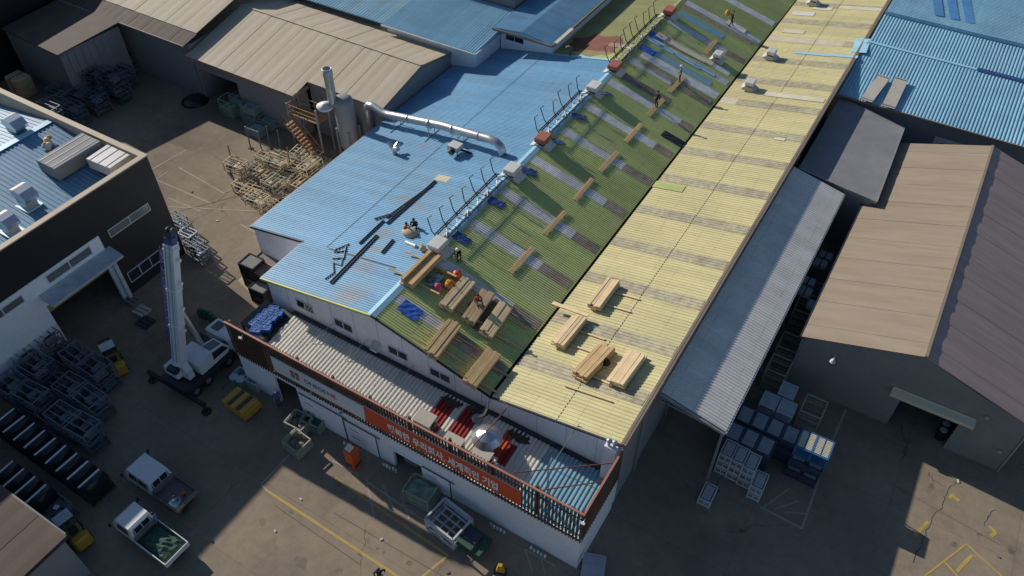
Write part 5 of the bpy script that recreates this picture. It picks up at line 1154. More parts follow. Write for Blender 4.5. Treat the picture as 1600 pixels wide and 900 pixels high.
def forklift(label, loc, rz, body='lift_dull', roof='crate_grey'):
    # forks towards -x
    o = thing('forklift', label, 'forklift', loc, rz, 'forklifts in the left yard')
    m = MB(); m.bevbox(-.75,.75,-.5,.5,.25,.95,.08); m.build('body', body, o, local=True)
    m = MB(); m.bevbox(.62,1.25,-.55,.55,.2,1.15,.14); m.build('counterweight', 'lift_yellow' if body == 'lift_dull' else body, o, local=True)
    for x, r in ((-.6,.32),(.8,.26)):
        for y in (-.5,.5): wheel(o, x, y, r, .2)
    m = MB()
    for x, y in ((-.7,-.46),(-.7,.46),(.62,-.46),(.62,.46)): m.bar((x,y,.9),(x*.92,y,2.02),.07)
    m.bar((-.65,-.46,2.02),(-.65,.46,2.02),.07); m.bar((.57,-.46,2.02),(.57,.46,2.02),.07); m.build('overhead_guard', 'black_steel', o, local=True)
    m = MB(); m.bx(-.72,.1,-.5,.5,2.05,2.09); m.build('roof_sheet', roof, o, local=True)
    for k in range(4):
        m = MB(); m.bx(.16+.13*k,.21+.13*k,-.48,.48,2.04,2.08); m.build('roof_bar', 'black_steel', o, local=True)
    m = MB(); m.bevbox(-.1,.4,-.25,.25,.95,1.1,.04); m.bevbox(.32,.45,-.25,.25,1.1,1.5,.04); m.build('seat', 'rubber', o, local=True)
    m = MB(); m.bar((-.55,0,.95),(-.3,0,1.35),.05); m.tube((-.31,0,1.36),(-.27,0,1.40),.17,12); m.build('steering_wheel', 'rubber', o, local=True)
    m = MB()
    for y in (-.32,.32): m.bar((-.98,y,.1),(-.98,y,2.15),.11)
    for z in (.3,1.2,2.1): m.bar((-.98,-.32,z),(-.98,.32,z),.08)
    m.build('mast', 'dark_steel', o, local=True)
    m = MB(); m.bx(-1.08,-1.03,-.5,.5,.2,.75); m.build('carriage', 'dark_steel', o, local=True)
    for y in (-.28,.28):
        m = MB(); m.prism([(-1.08,y-.06,.06),(-1.08,y-.06,.16),(-2.15,y-.06,.09),(-2.15,y-.06,.06)],(0,.12,0)); m.bx(-1.1,-1.08,y-.06,y+.06,.06,.7); m.build('fork', 'black_steel', o, local=True)
    return o
forklift('dark forklift with yellow tail before the open factory door', (*at(184,572).xy,0), R(-22))
forklift('forklift with pale square roof beside the brown shed corner', (*at(122,838).xy,0), R(-8), 'lift_dull', 'crate_lid')
# crane
CR = thing('crane_truck', 'white and navy mobile crane with raised telescopic boom', 'crane', (-38.7,20.0,0), 0)
cx = -38.7
m = MB(); m.bx(-1.0,1.0,-3.0,2.9,.75,1.25); m.build('chassis', 'black_steel', CR, local=True)
for y in (-2.2,-1.05,1.0,2.15):
    for x in (-1.0,1.0):
        m = MB(); m.tube((x-.18,y,.5),(x+.18,y,.5),.5,18); wh = m.build('wheel', 'rubber', CR, local=True)
        m = MB(); m.tube((x-.19,y,.5),(x+.19,y,.5),.24,12); m.build('rim', 'galv_dull', wh, local=True)
for x in (-1.28,1.22):
    m = MB(); m.bx(x,x+.08,-2.9,1.6,.9,1.45); m.build('side_skirt', 'dark_steel', CR, local=True)
m = MB(); m.bx(-1.2,1.2,-3.0,1.45,1.26,1.42); m.build('deck', 'dark_steel', CR, local=True)
prof = [(1.5,.95),(3.05,.95),(3.1,1.6),(2.85,2.3),(1.7,2.38),(1.5,2.28)]
m = MB(); m.prism([(-1.2,y,z) for y,z in prof],(2.4,0,0)); dc = m.build('driver_cab', 'crane_white', CR, local=True)
m = MB(); m.prism([(-1.05,3.09,1.65),(1.05,3.09,1.65),(1.0,2.88,2.23),(-1.0,2.88,2.23)],(0,.03,.02)); m.build('windscreen', 'pane', dc, local=True)
for x in (-1.23,1.205):
    m = MB(); m.bx(x,x+.025,1.75,2.75,1.6,2.2); m.build('side_window', 'pane', dc, local=True)
m = MB(); m.bx(-.9,-.2,1.8,2.6,2.37,2.42); m.build('roof_hatch', 'pane', dc, local=True)
for y, ln in ((-2.95,2.9),(1.55,2.3)):
    for s in (-1,1):
        m = MB(); m.bx(min(0,s*ln),max(0,s*ln),y-.14,y+.14,.78,1.06); m.bar((s*(ln-.15),y,1.05),(s*(ln-.15),y,.1),.14); m.lathe([(.36,0),(.36,.08),(.15,.14)],10,(s*(ln-.15),y,0)); m.build('outrigger', 'black_steel', CR, local=True)
m = MB(); m.lathe([(1.0,1.42),(1.0,1.62)],20,(0,-1.2,0)); m.build('turntable', 'dark_steel', CR, local=True)
# superstructure: slewed so that the boom leans towards the dark factory
SUPX, SUPY = .15, -1.7
m = MB(); m.bevbox(-1.15,.2,-2.6,.2,1.63,2.4,.1); m.build('counterweight', 'crane_white', CR, local=True)
m = MB(); m.prism([(-.35,-2.2,1.63),(.95,-2.2,1.63),(.95,-2.2,2.5),(.6,-2.2,3.1),(-.35,-2.2,3.1)],(0,.5,0)); m.build('boom_bracket', 'crane_white', CR, local=True)
m = MB(); m.prism([(.3,-1.4,1.63),(.3,1.1,1.63),(.3,1.45,2.0),(.3,1.0,2.7),(.3,-.2,2.95),(.3,-1.4,2.6)],(1.05,0,0)); oc = m.build('operator_cab', 'crane_white', CR, local=True)
m = MB(); m.prism([(1.352,-.15,2.05),(1.352,1.2,2.05),(1.352,.9,2.6),(1.352,-.1,2.8)],(.02,0,0)); m.build('side_window', 'pane', oc, local=True)
m = MB(); m.prism([(.42,1.06,2.62),(1.22,1.06,2.62),(1.22,1.42,2.06),(.42,1.42,2.06)],(0,.02,.012)); m.build('front_window', 'pane', oc, local=True)
m = MB(); m.prism([(.45,-.1,2.935),(1.2,-.1,2.935),(1.2,.9,2.727),(.45,.9,2.727)],(0,.0,.02)); m.build('roof_window', 'pane', oc, local=True)
bp, bt = Vector((.2,-1.95,2.75)), Vector((-.75,1.48,11.46))
def boom(a, b, w_, h_, mt, nm, side=None):
    d = (b-a).normalized(); s = d.cross(Vector((0,0,1))).normalized(); u_ = s.cross(d).normalized()
    poly = [s*(-w_/2)+u_*(-h_*.3), s*(-w_*.3)+u_*(-h_/2), s*(w_*.3)+u_*(-h_/2), s*(w_/2)+u_*(-h_*.3), s*(w_/2)+u_*(h_/2), s*(-w_/2)+u_*(h_/2)]
    m = MB(); m.prism([a+q for q in poly], b-a); return m.build(nm, mt, CR, local=True), s, u_
B1, s_, u_ = boom(bp, bt.lerp(bp,.02), .74, .82, 'crane_white', 'boom')
boom(bp.lerp(bt,.98), bp.lerp(bt,1.03), .64, .7, 'crane_blue', 'boom_section'); boom(bp.lerp(bt,1.03), bp.lerp(bt,1.07), .5, .56, 'dark_steel', 'boom_head')
m = MB(); m.prism([bp.lerp(bt,.1)-s_*.38+u_*.2, bp.lerp(bt,.97)-s_*.38+u_*.2, bp.lerp(bt,.97)-s_*.38-u_*.15, bp.lerp(bt,.1)-s_*.38-u_*.15], -s_*.012); m.build('boom_stripe', 'crane_blue', CR, local=True)
m = MB()
a, b = bp.lerp(bt,.18)-s_*.6+u_*.0, bp.lerp(bt,.95)-s_*.6
for e1 in (-.2,.2):
    for e2 in (-.2,.2): m.bar(a+u_*e1-s_*e2, b+u_*e1-s_*e2, .05)
for k in range(12):
    q, q2 = a.lerp(b,k/12), a.lerp(b,(k+1)/12); m.bar(q+u_*.2+s_*.2, q2-u_*.2+s_*.2, .035); m.bar(q+u_*.2-s_*.2, q2-u_*.2-s_*.2, .035); m.bar(q-u_*.2-s_*.2,q+u_*.2-s_*.2,.035)
m.build('lattice_jib', 'crane_blue', CR, local=True)
for e_ in (-.22,0,.22):
    m = MB(); m.prism([bp.lerp(bt,.04)+s_*(e_-.025)+u_*.412, bp.lerp(bt,.97)+s_*(e_-.025)+u_*.412, bp.lerp(bt,.97)+s_*(e_+.025)+u_*.412, bp.lerp(bt,.04)+s_*(e_+.025)+u_*.412], u_*.03); m.build('boom_rib', 'rack_pale', CR, local=True)
for t in (.02,.33,.62,.93):
    boom(bp.lerp(bt,t), bp.lerp(bt,t+.02), .82, .9, 'crane_white', 'boom_collar')
m = MB(); hd_ = bp.lerp(bt,1.07)
for e_ in (-.18,.18): m.tube(hd_+s_*(e_-.05), hd_+s_*(e_+.05), .3, 14)
m.tube(hd_+u_*.3, hd_+u_*.3+Vector((0,0,-1.1)), .03, 6); m.box(hd_+u_*.3+Vector((0,0,-1.3)), (.3,.3,.45)); m.build('hook_block', 'dark_steel', CR, local=True)
for t in (.3,.48,.68,.86):
    m = MB(); q = bp.lerp(bt,t); m.tube(q+s_*.36, q+s_*.6, .13, 10); m.build('sheave', 'helmet', CR, local=True)
    m = MB(); m.box(q-s_*.42, (.16,.16,.3)); m.build('jib_bracket', 'helmet', CR, local=True)
m = MB(); m.tube((.2,.2,1.9), bp.lerp(bt,.42)-u_*.5, .17, 12); m.tube(bp.lerp(bt,.3)-u_*.55, bp.lerp(bt,.44)-u_*.5, .1, 10); m.build('lift_cylinder', 'galv', CR, local=True)
m = MB(); m.tube((-.4,-2.5,2.55),(.3,-2.5,2.55),.3,14); m.build('winch', 'dark_steel', CR, local=True)
for t in (-.15,.15):
    m = MB(); m.tube(bp.lerp(bt,1.06)+s_*t+u_*.45, bp.lerp(bt,.04)+s_*t+u_*.6, .014, 5); m.build('hoist_rope', 'black_steel', CR, local=True)
o = thing('camouflage_net', 'folded camouflage net hanging at the crane nose', 'net', (*at(330,490,1.2).xy,0))
m = MB(); rr = random.Random(9)
for k in range(6): m.lathe([(.05,0),(.32,.2),(.34,.6),(.2,.95),(.03,1.1)],8,(-1.3+.5*k+rr.uniform(-.1,.1),.12*math.sin(k)+rr.uniform(-.1,.1),rr.uniform(0,.25)))
m.build('net', 'green_net', o, local=True)

# ================================================================ CAGES AND CRATES
def cage(name, label, cat, w_, d_, h_, mt, bars=5, floor=None, group=None, post=.06, fill=None, open_top=True, lid=None, slatlid=0, mid=True, lidbase=None):
    o = thing(name, label, cat, (0,0,0), 0, group); x, y = w_/2, d_/2
    m = MB()
    for a in (-x,x):
        for b in (-y,y): m.bar((a,b,0),(a,b,h_),post)
    for z in (.1,h_):
        for a in (-x,x): m.bar((a,-y,z),(a,y,z),post)
        for b in (-y,y): m.bar((-x,b,z),(x,b,z),post)
    m.build('frame', mt, o, local=True)
    for b, nm in ((-y,'side_grille'),(y,'side_grille')):
        m = MB()
        for k in range(1,bars): xx = -x+w_*k/bars; m.bar((xx,b,.1),(xx,b,h_),.025)
        if mid: m.bar((-x,b,h_*.5),(x,b,h_*.5),.035)
        if bars > 1 or mid: m.build(nm, mt, o, local=True)
    for a in (-x,x):
        m = MB()
        for k in range(1,bars): yy = -y+d_*k/bars; m.bar((a,yy,.1),(a,yy,h_),.025)
        if mid: m.bar((a,-y,h_*.5),(a,y,h_*.5),.035)
        if bars > 1 or mid: m.build('side_grille', mt, o, local=True)
    if floor:
        m = MB(); m.bx(-x+.03,x-.03,-y+.03,y-.03,.10,.14); m.build('floor', floor, o, local=True)
    if fill:
        fm, fh = fill; m = MB(); rr = random.Random(label)
        n = 5; P = [( -x*.9+w_*.9*i/n, -y*.9+d_*.9*j/n, h_*fh+rr.uniform(-.1,.1)*h_) for i in range(n+1) for j in range(n+1)]
        Q = [(a,b,.15) for a,b,_ in P]; fs = [(i*(n+1)+j,(i+1)*(n+1)+j,(i+1)*(n+1)+j+1,i*(n+1)+j+1) for i in range(n) for j in range(n)]
        m.add(P, fs); k = n+1; nP = len(P); m.add(Q, [f[::-1] for f in fs])
        edge = [i*k for i in range(k)][::-1]; 
        ring = [i*k for i in range(k)] + [n*k+j for j in range(1,k)] + [i*k+n for i in range(n-1,-1,-1)] + [j for j in range(n-1,0,-1)]
        for q in range(len(ring)):
            a_, b_ = ring[q], ring[(q+1)%len(ring)]; m.face(b_, a_, nP+a_, nP+b_)
        m.build('contents', fm, o, local=True)
    if lid:
        m = MB(); m.bx(-x+.02,x-.02,-y+.02,y-.02,h_-.03,h_-.005); l_ = m.build('lid', lidbase or lid, o, local=True)
        for k in range(slatlid):
            m = MB(); yy = -y+.1+(d_-.2)*(k+.5)/slatlid; wdt = (d_-.2)/slatlid*.6; m.bx(-x+.1,x-.1,yy-wdt/2,yy+wdt/2,h_,h_+.03); m.build('lid_slat', lid, l_, local=True)
    return o
def put(o, p, z=0, rz=0): o.location = (p.x,p.y,z); o.rotation_euler = (0,0,rz); return o
# --- yard before the annex
put(cage('steel_cage', 'green framed cage with green lid boards against the annex door', 'cage', 1.9, 1.4, 1.35, 'rack_olive', 3, 'rack_green', fill=('rack_green',.7)), at(660,778), 0, R(3))
o = put(cage('steel_cage', 'large pale blue tilted cage with gridded floor near the annex wall', 'cage', 2.3, 1.8, 1.3, 'rack_pale', 2, None, mid=True, post=.12), at(703,826), 0, R(-8))
for k in range(4):
    m = MB(); m.bx(-1.1,1.1,-.75+.48*k,-.65+.48*k,.5,.6); m.build('floor_bar', 'rack_pale', o, local=True)
for k in range(4):
    m = MB(); m.bx(-1.0+.62*k,-.9+.62*k,-.85,.85,.42,.5); m.build('floor_bar', 'rack_pale', o, local=True)
for sy in (-.9,.9):
    m = MB(); m.bx(-1.12,1.12,sy-.03,sy+.03,.7,1.25); m.build('side_sheet', 'rack_pale', o, local=True)
for k, (px, py, rz, lb) in enumerate(((470,668,.05,'olive crate with two dark sacks, left of three by the doorway'),(495,664,.1,'dark crate of green sacks against the wall beside the doorway'),(467,700,-.1,'olive crate nearest the painted corner of the yard'))):
    o = put(cage('part_crate', lb, 'crate', 1.5, 1.25, .95, 'rack_olive' if k != 1 else 'rack_green', 1, 'rack_olive', mid=True, post=.09, group='crates beside the annex doorway'), at(px,py), 0, rz)
    for sx in (-.7,.7):
        m = MB(); m.bx(sx-.03,sx+.03,-.6,.6,.1,.85); m.build('side_sheet', 'rack_olive' if k != 1 else 'rack_green', o, local=True)
    for j in (-.3,.3):
        m = MB(); m.lathe([(.3,.15),(.36,.4),(.3,.62),(.1,.72)],9,(j,0,0)); m.build('sack', 'bed_grey' if k != 1 else 'green_net', o, local=True)
p = at(382,640); o = thing('yellow_skip', 'yellow skip carriage with dark strips beside the crane', 'skip', (p.x,p.y,0), R(-3))
m = MB(); m.prism([(-1.1,-.75,.35),(1.1,-.75,.35),(1.2,-.75,1.0),(-1.2,-.75,1.0)],(0,1.5,0)); m.build('body', 'lift_yellow', o, local=True)
for k in range(2):
    m = MB(); m.bx(-.62+.82*k,-.3+.82*k,-.7,.7,1.002,1.03); m.build('recess_strip', 'dark_steel', o, local=True)
for k in range(3):
    m = MB(); m.bx(-1.12+.84*k,-.72+.84*k,-.74,.74,1.003,1.10); m.build('rib', 'lift_yellow', o, local=True)
for x in (-.85,.85):
    for y in (-.6,.6): wheel(o, x, y, .2, .12)
p = at(400,603); o = thing('steel_trough', 'long grey steel troughs against the annex end wall', 'trough', (p.x,p.y,0), R(2))
for k in range(2):
    m = MB(); x = -1.2+1.25*k
    m.bx(x-.5,x+.5,-.4,-.34,.2,.9); m.bx(x-.5,x+.5,.34,.4,.2,.9); m.bx(x-.5,x-.44,-.34,.34,.2,.9); m.bx(x+.44,x+.5,-.34,.34,.2,.9); m.bx(x-.5,x+.5,-.4,.4,.0,.2); m.build('trough', 'rack_pale', o, local=True)
for k, (px, py) in enumerate(((365,588),(375,592))):
    p = at(px, py, .9); o = thing('round_fan', ('left' if k == 0 else 'right')+' pale green round drum lid behind the yellow skip', 'drum', (p.x,p.y,0), 0, 'drums behind the yellow skip')
    m = MB(); m.lathe([(.34,0),(.36,.3),(.34,.6),(.36,.85)],16); m.build('drum', 'rack_green', o, local=True); m = MB(); m.lathe([(.33,.86),(.33,.92),(.1,.95)],16); m.build('lid', 'rack_pale', o, local=True)
p = at(553,722); o = thing('orange_cabinet', 'orange cabinet with white sloping top by the annex wall', 'cabinet', (p.x,p.y,0))
m = MB(); m.prism([(-.35,-.35,.1),(.35,-.35,.1),(.35,-.35,1.45),(-.35,-.35,1.75)],(0,.7,0)); m.build('casing', 'orange', o, local=True); m = MB(); m.prism([(-.3,-.25,1.735),(.1,-.25,1.565),(.1,.25,1.565),(-.3,.25,1.735)],(0,0,.02)); m.build('label_plate', 'letter_white', o, local=True); m = MB(); m.bx(-.38,.38,-.38,.38,0,.1); m.build('plinth', 'dark_steel', o, local=True)
p = at(557,728); o = thing('traffic_cone', 'orange traffic cone in front of the orange cabinet', 'cone', (p.x,p.y-.25,0))
m = MB(); m.bx(-.2,.2,-.2,.2,0,.04); m.build('base', 'orange', o, local=True); m = MB(); m.lathe([(.15,.04),(.03,.7)],12); m.build('cone', 'orange', o, local=True, smooth=True); m = MB(); m.lathe([(.112,.28),(.08,.45)],12,(0,0,.0)); m.build('band', 'letter_red', o, local=True)
o = put(cage('steel_cage', 'pale gridded cage at the annex front corner', 'cage', 1.3, 1.6, 1.2, 'rack_pale', 3, 'crate_lid', lid='crate_lid'), at(925,900), 0, R(20))
for k in range(3):
    m = MB(); m.bx(-.6,.6,-.55+.55*k,-.5+.55*k,1.205,1.25); m.build('lid_bar', 'rack_pale', o, local=True)
p = at(740,850); o = thing('dark_hopper', 'dark green hopper next to the pale blue cage', 'hopper', (p.x,p.y,0), R(-5))
m = MB(); m.prism([(-.9,-.7,.1),(.9,-.7,.1),(1.0,-.7,.7),(-1.0,-.7,.7)],(0,1.4,0)); m.build('body', 'green_net', o, local=True); m = MB(); m.bx(-.5,.4,-.3,.5,.705,.95); m.build('contents', 'crate_navy', o, local=True)
for k, (px, py) in enumerate(((775,830),(838,868),(607,735),(545,702))):
    p = at(px, py); o = thing('bottle_row', ['white bottles lined by the wall past the hopper','small jars lined by the wall before the corner','jars lined beside the annex middle door','jars lined under the long sliding door'][k], 'bottles', (p.x,p.y+.2,0))
    for j in range(5):
        m = MB(); m.lathe([(.09,0),(.09,.22),(.04,.27),(.04,.32)],8,(-.5+.25*j,random.uniform(-.05,.05),0)); m.build('bottle', 'helmet' if (j+k)%2 else 'crate_grey', o, local=True)
p = at(782,893); o = thing('yellow_stand', 'yellow perforated stand at the bottom of the yard', 'stand', (p.x,p.y,0), .4)
m = MB(); m.prism([(-.3,-.1,0),(.3,-.1,0),(.12,-.1,.9),(-.12,-.1,.9)],(0,.2,0)); m.build('panel', 'lift_yellow', o, local=True); m = MB(); m.bx(-.4,.4,-.25,.25,0,.05); m.build('base', 'dark_steel', o, local=True)
# --- blue crates and dark pallets at the hall's left front corner
mat('crate_bright', (0.03,0.13,0.46), 0.45, var=0.15, scale=3.0)
C0 = cage('plastic_crate', 'first bright blue crate in the row at the hall front corner', 'crate', .72, .52, .36, 'crate_bright', 1, 'crate_bright', 'bright blue crates at the hall front corner', post=.06, lid='crate_bright', mid=False)
m = MB(); m.bx(-.34,.34,-.24,.24,.08,.32); m.build('tub', 'crate_bright', C0, local=True)
m = MB(); m.bx(-.03,.03,-.25,.25,.358,.385); m.bx(-.35,.35,-.03,.03,.357,.38); m.build('lid_rib', 'crate_blue', C0, local=True)
put(C0, at(398,510,.0)); kk = 0
for px, py, zz in ((398,506,3.5),(407,510,3.5),(416,503,3.5),(425,496,3.5),(408,497,3.5),(418,489,3.5),(434,489,3.5),(427,483,3.5),(400,515,3.5),(415,512,3.5)):
    q = at(px, py, zz+.3); lb = ORD[kk]+' bright blue crate of the cluster behind the screen left end'
    if kk == 0: C0.location = (q.x,q.y,zz); C0['label'] = lb
    else: dup(C0, (q.x,q.y,zz), .05*kk, lb, 'bright blue crates at the hall front corner')
    kk += 1
o = thing('crate_platform', 'steel platform carrying the bright blue crates', 'platform', (*at(414,500,3.4).xy,0))
m = MB(); m.bx(-1.3,1.5,-1.2,1.5,3.36,3.48); m.build('deck', 'dark_steel', o, local=True)
for x in (-1.2,1.4):
    for y in (-1.1,1.4):
        m = MB(); m.bar((x,y,0),(x,y,3.36),.12); m.build('leg', 'dark_steel', o, local=True)
PL = None
for k, (px, py, zt, n) in enumerate(((420,405,2.2,2),(405,420,2.2,2),(392,408,2.6,2),(408,446,1.6,2))):
    for j in range(n):
        q = at(px, py, zt); z = zt*(j)/n; lb = ['pinkish slatted pallet box under the hall eave','pinkish slatted pallet box one row nearer the camera','dark pallet box at the outer corner of the stack','low dark pallet box nearest the crane'][k] + (', upper one' if j else ', lower one')
        o = put(cage('pallet_box', lb, 'pallet box', 2.2 if k < 2 else 1.5, 1.3, zt/n-.04, 'cover_black', 2, 'cover_black', 'dark pallet boxes at the hall corner', post=.1, lid='bed_grey'), q, z, R(2))
        m = MB(); m.bx(-.72,.72,-.6,.6,.12,zt/n-.1); m.build('core', 'cover_black', o, local=True)
        if k < 2 and j == n-1:
            for s in (-.5,.5):
                m = MB(); m.bx(-1.05,1.05,s-.05,s+.05,zt/n-.03,zt/n+.03); m.build('edge_strip', 'screen_rail', o, local=True)

# --- right hand crate stacks
def stack(n, proto, p, h, lb, group, rz=0, first=[None]):
    for j in range(n):
        l2 = lb + ', ' + ('only one' if n == 1 else ('bottom' if j == 0 else 'top' if j == n-1 else 'second' if j == 1 else 'third') + ' of its stack')
        if not proto.get('used'): proto.location = (p.x,p.y,j*h); proto.rotation_euler = (0,0,rz); proto['label'] = l2; proto['used'] = 1
        else: dup(proto, (p.x,p.y,j*h), rz+random.uniform(-.02,.02), l2, group)
G1 = cage('louvred_crate', 'x', 'crate', .78, 1.3, .72, 'crate_grey', 1, 'crate_grey', 'grey louvred crates by the shed post', post=.07, lid='crate_grey', slatlid=9, mid=False, lidbase='dark_steel')
m = MB(); m.bx(-.3,.3,-.66,-.63,.15,.2); m.bx(-.3,.3,-.66,-.63,.5,.55); m.bx(-.03,.03,-.66,-.63,.2,.5); m.build('end_bar', 'crate_grey', G1, local=True)
for k, (x, y, n) in enumerate(((-2.77,32.0,3),(-1.96,31.95,3),(-1.15,31.85,3),(-.27,31.3,2),(-2.85,29.2,1))):
    stack(n, G1, Vector((x,y,0)), .74, 'grey louvred crate in the %s column from the shed post' % ORD[k] if k < 4 else 'lone grey louvred crate beside the shed post', 'grey louvred crates by the shed post')
N1 = cage('navy_crate', 'x', 'crate', .98, 1.45, .74, 'crate_navy', 1, 'crate_navy', 'navy crates with slatted lids beside the shed', post=.08, lid='crate_lid', slatlid=10, mid=False, lidbase='crate_navy')
m = MB(); m.bx(-.46,.46,-.7,.7,.1,.68); m.build('load', 'crate_navy', N1, local=True)
for r_, y, xs in ((0,33.45,(-2.92,-1.86,-.8)),(1,35.15,(-2.79,-1.74,-.7,.36))):
    for k, x in enumerate(xs): stack(3, N1, Vector((x,y,0)), .75, 'navy lidded crate, %s in the %s row from the shed' % (ORD[k], 'near' if r_ == 0 else 'far'), 'navy crates with slatted lids beside the shed')
for k, x in enumerate((1.37,2.42)):
    stack(2, N1, Vector((x,34.3,0)), 1.22, 'navy crate under the %s blue and cream crate' % ('left' if k == 0 else 'right'), 'navy crates with slatted lids beside the shed')
    o = cage('blue_crate', ('left' if k == 0 else 'right')+' blue crate with cream rungs catching the sun', 'crate', .98, 1.5, .98, 'crate_blue', 1, 'crate_blue', 'sunlit blue crates with cream rungs', post=.08, lid='crate_blue', mid=False); o.location = (x,34.3,2.46)
    for q in (-.24,.24):
        for j in range(11):
            m = MB(); yy = -.64+.122*j; m.bx(q-.19,q+.19,yy,yy+.075,.98,1.02); m.build('rung', 'crate_cream', o, local=True)
W1 = cage('grid_crate', 'x', 'crate', 1.05, 1.25, .8, 'rack_pale', 2, 'crate_lid', 'pale gridded crates in the shed row', post=.06, lid='crate_lid')
for k in range(2):
    m = MB(); m.bx(-.5,.5,-.22+.42*k,-.18+.42*k,.80,.84); m.build('lid_bar', 'rack_pale', W1, local=True)
m = MB(); m.bx(-.025,.025,-.6,.6,.80,.835); m.build('lid_bar', 'rack_pale', W1, local=True)
for k, (x, y) in enumerate(((-1.76,37.0),(-.95,38.5),(-.55,37.0))): stack(3, W1, Vector((x,y,0)), .8, ['pale gridded crate nearest the shed','pale gridded crate farthest back','pale gridded crate nearest the navy crates'][k], 'pale gridded crates in the shed row')
F1 = cage('open_frame', 'x', 'frame', 1.4, 1.6, .75, 'rack_olive', 4, None, 'open steel frames beside the tan hall', post=.09)
for k, (x, y, n, lb) in enumerate(((1.0,38.2,3,'open olive frame in front of the tan hall wall'),(-2.2,40.5,3,'dark open frame between shed and tan hall'),(-2.2,43.0,3,'open frame further into the gap beside the shed'),(-2.3,47.2,3,'open frame beside the mid shed post'),(-2.3,49.3,3,'open frame with pale sheets in the gap'))): stack(n, F1, Vector((x,y,0)), .76, lb, 'open steel frames beside the tan hall')
for k, (px, py) in enumerate(((1263,440),(1258,455),(1272,478),(1290,400),(1282,412))):
    q = at(px, py, 2.5); o = thing('covered_bale', ['upper pale bale seen in the gap beside the shed','lower pale bale seen in the gap beside the shed','small pale bale at the tan hall eave','blue grey bale deep in the gap','dark bale deep in the gap'][k], 'bale', (q.x,q.y,2.3)); m = MB(); m.bevbox(-.55,.55,-.42,.42,0,.4,.1); m.build('wrap', 'rack_pale' if k < 3 else 'crate_lid', o, local=True); m = MB(); m.bx(-.05,.05,-.43,.43,.1,.41); m.build('strap', 'dark_steel', o, local=True)
for k in range(3):
    q = at(1478-4*k, 662+10*k, .5); o = thing('dark_drum', ORD[k]+' dark drum inside the tan hall doorway', 'drum', (q.x,q.y+.3,0)); m = MB(); m.lathe([(.3,0),(.32,.3),(.3,.6),(.3,.9)],14); m.build('drum', 'cover_black', o, local=True); m = MB(); m.lathe([(.26,.905),(.24,.94)],14); m.build('lid', 'crate_grey', o, local=True)

# --- left yard: carts with black covers, steel racks
CT = thing('parts_cart', 'x', 'cart', (0,0,0), 0, 'carts under black curved covers')
m = MB()
for a in (-.42,.42):
    for b in (-.85,.85): m.bar((a,b,0),(a,b,1.5),.06)
for z in (.2,1.5):
    for a in (-.42,.42): m.bar((a,-.85,z),(a,.85,z),.06)
    for b in (-.85,.85): m.bar((-.42,b,z),(.42,b,z),.06)
m.build('frame', 'dark_steel', CT, local=True)
m = MB(); n = 8; P = []
for i in range(n+1):
    t = math.pi*i/n; x, z = -.44*math.cos(t), 1.35+.55*math.sin(t)
    P.append((x,z))
vs = [(x,-.85,z) for x,z in P] + [(x,.85,z) for x,z in P] + [(x,-.85,z-.03) for x,z in P] + [(x,.85,z-.03) for x,z in P]
k = n+1; m.add(vs, [(i,i+1,k+i+1,k+i) for i in range(n)] + [(2*k+i+1,2*k+i,3*k+i,3*k+i+1) for i in range(n)] + [(i+1,i,2*k+i,2*k+i+1) for i in range(n)] + [(k+i,k+i+1,3*k+i+1,3*k+i) for i in range(n)]); m.build('cover', 'cover_black', CT, local=True, smooth=True)
m = MB(); m.prism([(-.22,-.8,1.845),(-.02,-.8,1.905),(-.02,.8,1.905),(-.22,.8,1.845)],(0,0,.02)); m.build('crest_highlight', 'cover_highlight', CT, local=True)  # highlight along the cover crest, painted as a pale violet strip
m = MB(); m.bx(-.38,.38,-.8,.8,.22,1.3); m.build('load', 'cover_black', CT, local=True)
used = False
for row, (px, py, n, sgn) in enumerate(((141,749,9,'upper'),(57.5,773.6,4,'lower'))):
    p0 = at(px, py, 1.85); p1 = at(px-17.6, py-12.7, 1.85); d = p1-p0
    for j in range(n):
        q = p0 + d*j; lb = '%s cart from the right in the %s row of black covered carts' % (ORD[j], sgn)
        if not used: CT.location = (q.x,q.y,0); CT['label'] = lb; used = True
        else: dup(CT, (q.x,q.y,0), random.uniform(-.03,.03), lb, 'carts under black curved covers')
o = put(cage('steel_cage', 'steel cage with a plastic wrapped load beside the covered carts', 'cage', 1.7, 1.5, 1.1, 'rack_slate', 3, 'dark_steel', fill=('rack_slate',.6)), at(86,795,.8), 0, R(0)); m = MB(); m.box((0,.1,.86),(.35,.3,.02),rz=.3); m.build('label_sheet', 'letter_white', o, local=True)
